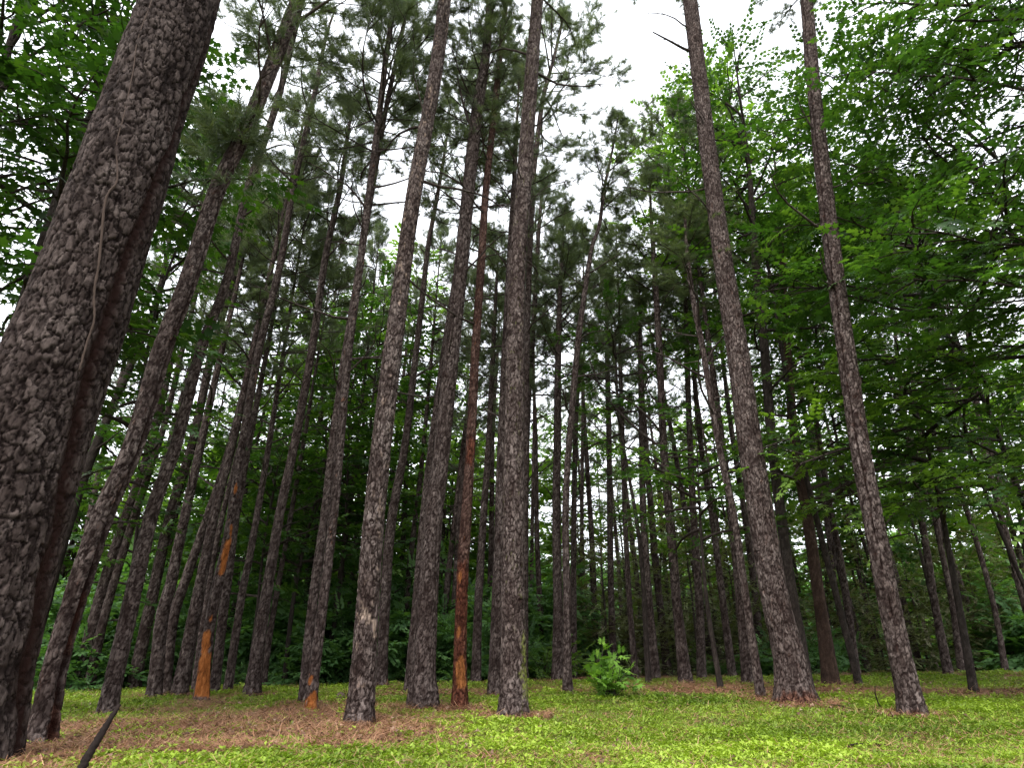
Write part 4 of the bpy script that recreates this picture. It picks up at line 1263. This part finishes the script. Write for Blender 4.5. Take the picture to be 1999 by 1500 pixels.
def gh(x, y):
    return gz(x, y) + (fbm(x * 3, y * 3, 81, 3) - .5) * .06 * sstep(2, 4, y)


def weed(rng, n, h, l):
    Vs, Fs, Ts = [], [], []
    for k in range(n):
        a = rng.random() * 6.28
        L_ = l * rng.uniform(.6, 1.25)
        V, F = diamond(L_, L_ * rng.uniform(.32, .6), .2)
        tilt = math.radians(rng.uniform(-25, 55))
        d = np.array([math.cos(a) * math.cos(tilt), math.sin(a) * math.cos(tilt), math.sin(tilt)])
        up = np.array([rng.normal() * .3, rng.normal() * .3, 1])
        up = up - d * up.dot(d)
        up /= np.linalg.norm(up)
        Rm = np.stack([np.cross(d, up), d, up], 1)
        Vs.append(V @ Rm.T + np.array([rng.normal() * .018, rng.normal() * .018, rng.uniform(.15, 1) * h]))
        Fs.append(F + 4 * k)
        Ts.append(np.full(4, rng.random()))
    return np.vstack(Vs), np.vstack(Fs), np.concatenate(Ts)


WEEDS = [weed(RG, 7, .030, .027) for _ in range(8)]
BLADES = []
for k in range(6):
    Vs, Fs = [], []
    for j in range(6):
        a, tl, L_ = RG.random() * 6.28, RG.uniform(.3, 1.1), RG.uniform(.035, .085)
        d = np.array([math.cos(a) * math.sin(tl), math.sin(a) * math.sin(tl), math.cos(tl)])
        s_ = np.array([-math.sin(a), math.cos(a), 0]) * .0028
        b_0 = np.array([RG.normal() * .012, RG.normal() * .012, 0])
        Vs += [b_0 - s_, b_0 + s_, b_0 + d * L_ * .6 + s_ * .8, b_0 + d * L_ + np.array([0, 0, -.012])]
        Fs.append(np.arange(4) + 4 * j)
    BLADES.append((np.array(Vs), np.array(Fs), RG.random(len(Vs))))

rng, x, y = scatter(110000, 31)
st = straw(x, y)
thin = sstep(.36, .62, fbm(x * 2.2, y * 2.2, 93, 4))
keep = (rng.random(len(x)) > st * .93 - .06) & (rng.random(len(x)) < .22 + .85 * thin)
hgt = fbm(x * .9, y * .9, 91, 3)
x, y = x[keep], y[keep]
sz = rng.uniform(.75, 1.25, len(x)) * (.45 + 1.5 * hgt[keep]) * np.interp(y, [3, 8, 17], [.8, 1.05, 1.6])
Z = np.tile(np.array([0, 0, 1.0]), (len(x), 1)) + rng.normal(size=(len(x), 3)) * .08
V, F, T = stamp(WEEDS, rng, aim(Z, rng), np.stack([x, y, gh(x, y)], 1), sz)
drift = fbm(V[:, 0] * .7, V[:, 1] * .7, 95, 3)
T = np.clip(T * .7 + (drift - .5) * 1.6 + .2, 0, 1)
tag(link("ground_cover", make_mesh("ground_cover", V, F, M_GRASS, {"tint": T})), "low yellow-green weeds carpeting the clearing", "ground cover", kind="stuff")

rng, x, y = scatter(30000, 32)
st = straw(x, y)
keep = rng.random(len(x)) > st * .93
x, y = x[keep], y[keep]
Z = np.tile(np.array([0, 0, 1.0]), (len(x), 1)) + rng.normal(size=(len(x), 3)) * .12
V, F, T = stamp(BLADES, rng, aim(Z, rng), np.stack([x, y, gh(x, y)], 1), rng.uniform(.7, 1.3, len(x)) * np.interp(y, [3, 8, 17], [.8, 1.1, 1.5]))
tag(link("grass", make_mesh("grass", V, F, M_GRASS, {"tint": np.clip(T * .8 + .1, 0, 1)})), "short grass blades standing among the weeds", "grass", kind="stuff")

# fallen needles in fascicles
STRAWT = []
for k in range(6):
    Vs, Fs, n0 = [], [], 0
    for j in range(5):
        a = RG.random() * 6.28
        L_ = RG.uniform(.09, .18)
        p = np.array([RG.normal() * .05, RG.normal() * .05, RG.uniform(.003, .030)])
        d = np.array([math.cos(a), math.sin(a), RG.normal() * .16])
        s_ = np.array([-math.sin(a), math.cos(a), 0]) * .0026
        Vs += [p - s_, p + s_, p + d * L_ + s_ * .4, p + d * L_ - s_ * .4]
        Fs.append(np.arange(4) + 4 * j)
    STRAWT.append((np.array(Vs), np.array(Fs), np.repeat(RG.random(5), 4)))
rng, x, y = scatter(110000, 33)
st = straw(x, y)
keep = rng.random(len(x)) < st * .95 + .10
x, y = x[keep], y[keep]
Z = np.tile(np.array([0, 0, 1.0]), (len(x), 1)) + rng.normal(size=(len(x), 3)) * .1
V, F, T = stamp(STRAWT, rng, aim(Z, rng), np.stack([x, y, gh(x, y) + .004], 1), rng.uniform(.8, 1.3, len(x)) * np.interp(y, [3, 8, 17], [.9, 1.1, 1.5]))
tag(link("pine_straw", make_mesh("pine_straw", V, F, M_STRAW, {"tint": T})), "rusty fallen pine needles littering the woodland floor", "pine straw", kind="stuff")

# curled dead leaves and bark flakes in the litter
LITTER = []
for k in range(5):
    V_, F_ = diamond(.055, .034, .5)
    LITTER.append((V_ + np.array([0, -.02, .008]), F_, np.full(4, RG.random())))
rng, x, y = scatter(16000, 34)
st = straw(x, y)
keep = rng.random(len(x)) < st * .8 + .10
x, y = x[keep], y[keep]
Z = np.tile(np.array([0, 0, 1.0]), (len(x), 1)) + rng.normal(size=(len(x), 3)) * .35
V, F, T = stamp(LITTER, rng, aim(Z, rng), np.stack([x, y, gh(x, y) + .012], 1), rng.uniform(.5, 1.3, len(x)) * np.interp(y, [3, 8, 17], [.9, 1.1, 1.5]))
tag(link("leaf_litter", make_mesh("leaf_litter", V, F, M_LITTER, {"tint": T})), "dead brown leaves and bark flakes strewn over the straw", "leaf litter", kind="stuff")

# ------------------------------------------------------------------ small single things
rng = np.random.default_rng(55)


def rough_stick(P, R, ns=9, sub=14, amp=.12):
    C = spline(np.column_stack([P, R]), sub)
    T, U, W = frames(C[:, :3])
    a = np.arange(ns) / ns * 2 * math.pi
    rr = C[:, 3][:, None] * (1 + amp * rng.normal(size=(len(C), ns)))
    V = C[:, None, :3] + rr[..., None] * (np.cos(a)[None, :, None] * U[:, None] + np.sin(a)[None, :, None] * W[:, None])
    n = len(C)
    return V.reshape(-1, 3), [grid_faces(n, ns), np.arange(ns)[None] + (n - 1) * ns, np.arange(ns)[None, ::-1]]


Y0, Y1 = 3.15, 3.35
P = np.array([at(152, 1525, Y0), at(172, 1478, Y0 + .05), at(203, 1425, Y0 + .12), at(233, 1377, Y1)])
foot = at(135, 1575, Y0 - .03)
P = np.vstack([[foot[0], foot[1], float(gz(foot[0], foot[1])) - .04], P]) if foot[2] > 0 else P
V, F = rough_stick(P, np.array([.019, .019, .018, .015, .009][-len(P):]))
tag(link("dead_stick", make_mesh("dead_stick", V, F, M_STICK, {}, smooth=True)), "dark broken stick poking up at a slant from the straw near the massive trunk", "stick")

Yt = hit_ground(1720, 1388, 7)
P = np.array([at(1722, 1388, Yt), at(1714, 1372, Yt), at(1709, 1356, Yt), at(1708, 1340, Yt)])
P[0][2] -= .03
V, F = rough_stick(P, np.array([.010, .009, .007, .004]), 6, 6)
tag(link("twig", make_mesh("twig", V, F, M_STICK, {}, smooth=True)), "thin bare twig standing upright in the grass beside the long-creased pine", "twig")


def lying(pts, r, label, lift=.02):
    P = []
    for k, (a, b) in enumerate(pts):
        X, Y = spot(a, b)
        P.append([X, Y, float(gh(X, Y)) + lift * (1 + .8 * math.sin(k * 2.1))])
    V, F = rough_stick(np.array(P), np.linspace(r, r * .4, len(P)), 6, 6)
    return tag(link("fallen_twig", make_mesh("fallen_twig", V, F, M_STICK, {}, smooth=True)), label, "twig")


lying([(1645, 1468), (1672, 1466), (1700, 1463), (1725, 1465), (1742, 1469)], .009, "crooked fallen twig lying on the green weeds in front", .022)
lying([(410, 1374), (430, 1376), (440, 1373)], .02, "short dark stick lying at the foot of the orange stripped snag")
lying([(1625, 1383), (1650, 1386), (1680, 1391)], .014, "dead twig lying in straw between the two thick leaning pines")

for pts in ([(486, 1440), (496, 1443), (508, 1441)], [(560, 1412), (580, 1409), (596, 1411)], [(300, 1448), (330, 1444), (352, 1447)], [(800, 1386), (815, 1389), (833, 1388)], [(640, 1460), (662, 1456), (690, 1459)]):
    lying(pts, .008, "small dark fallen twig half buried in the pine straw", .012)["group"] = "fallen twigs in the straw"

# a pine cone by the thick pine
X, Y = spot(662, 1368)
Vs, Fs, n0 = [], [], 0
for k in range(70):
    t = k / 70
    a = k * 2.39996
    r = .042 * math.sin(math.pi * (.12 + .83 * t)) + .004
    c = np.array([r * math.cos(a), r * math.sin(a), .11 * t])
    o = np.array([math.cos(a), math.sin(a), .35])
    s_ = np.array([-math.sin(a), math.cos(a), 0]) * .011
    Vs += [c * np.array([.4, .4, 1]) - s_ * .5, c * np.array([.4, .4, 1]) + s_ * .5, c + o * .012 + s_, c + o * .024, c + o * .012 - s_, c + np.array([0, 0, .008])]
    Fs += [[n0, n0 + 1, n0 + 2, n0 + 5], [n0, n0 + 5, n0 + 4, n0], [n0 + 5, n0 + 2, n0 + 3, n0 + 4]]
    n0 += 6
Fs = [f if len(set(f)) == 4 else [f[0], f[1], f[2], f[1]] for f in Fs]
tri = np.array([f[:3] for f in Fs if len(set(f)) < 4])
quad = np.array([f for f in Fs if len(set(f)) == 4])
Vs = np.array(Vs)
Vs = Vs[:, [0, 2, 1]] * 1.15
cone = tag(link("pine_cone", make_mesh("pine_cone", Vs, [quad, tri], M_CONE)), "greyish pine cone lying on straw beside the pale-scarred thick pine", "pine cone")
cone.location = (X, Y, float(gh(X, Y)) + .045)

# the vine on the massive trunk
root1, P1, R1, Yv = PINES["T1"]
vp = [(140, 745), (158, 690), (167, 650), (172, 600), (178, 545), (190, 440), (212, 400), (216, 340), (226, 290), (240, 250), (247, 200), (255, 140), (277, 70), (300, 10), (312, -60)]
VP, VR = [], []
for (a, b) in vp:
    q = at(a, b, Yv)
    c = np.array([np.interp(q[2], P1[:, 2], P1[:, k]) for k in range(3)])
    rad = np.interp(q[2], P1[:, 2], R1)
    ct = math.cos(math.atan2(c[0], Yv))
    th = math.atan2(c[0], c[1])
    s = max(-.95, min(.95, (q[0] - c[0]) * ct / rad))
    an = math.asin(s)
    # towards the viewer, turned by an
    d = np.array([-math.sin(th), -math.cos(th), 0]) * math.cos(an) + np.array([math.cos(th), -math.sin(th), 0]) * math.sin(an)
    VP.append(c + d * (rad + .026) + np.array([rng.normal() * .012, 0, 0]))
    VR.append(rng.uniform(.006, .010))
V, F = rough_stick(np.array(VP), np.array(VR), 8, 10, .22)
tag(link("climbing_vine", make_mesh("climbing_vine", V, F, M_VINE, {}, smooth=True)), "thin woody vine snaking up the bark of the massive trunk", "vine")

# shaggy needle tufts sprouting from the leaning pine's stem, and hanging dead sprays
root2, P2, R2, Y2 = PINES["T2"]
D, L = [], []
for (px, py, n) in [(462, 268, 60), (470, 285, 50), (440, 300, 25), (452, 372, 14), (548, 100, 30), (560, 90, 30), (578, 30, 30), (535, 140, 12)]:
    q = at(px, py, Y2) - P2[0]
    q[2] = at(px, py, Y2)[2] - root2.location.z
    q[:2] = at(px, py, Y2)[:2] - np.array(root2.location[:2])
    for k in range(n):
        d = rng.normal(size=3)
        d[2] = abs(d[2]) * .4 + .1
        d[0] -= .35
        d /= np.linalg.norm(d)
        L.append(q + d * rng.uniform(.08, .55))
        D.append(d)
V, F, T = stamp(TUFTS, rng, aim(np.array(D), rng), np.array(L), rng.uniform(.8, 1.2, len(L)))
link("needle_tuft", make_mesh("needle_tuft", V, F, M_NEEDLE, {"tint": T}), root2)
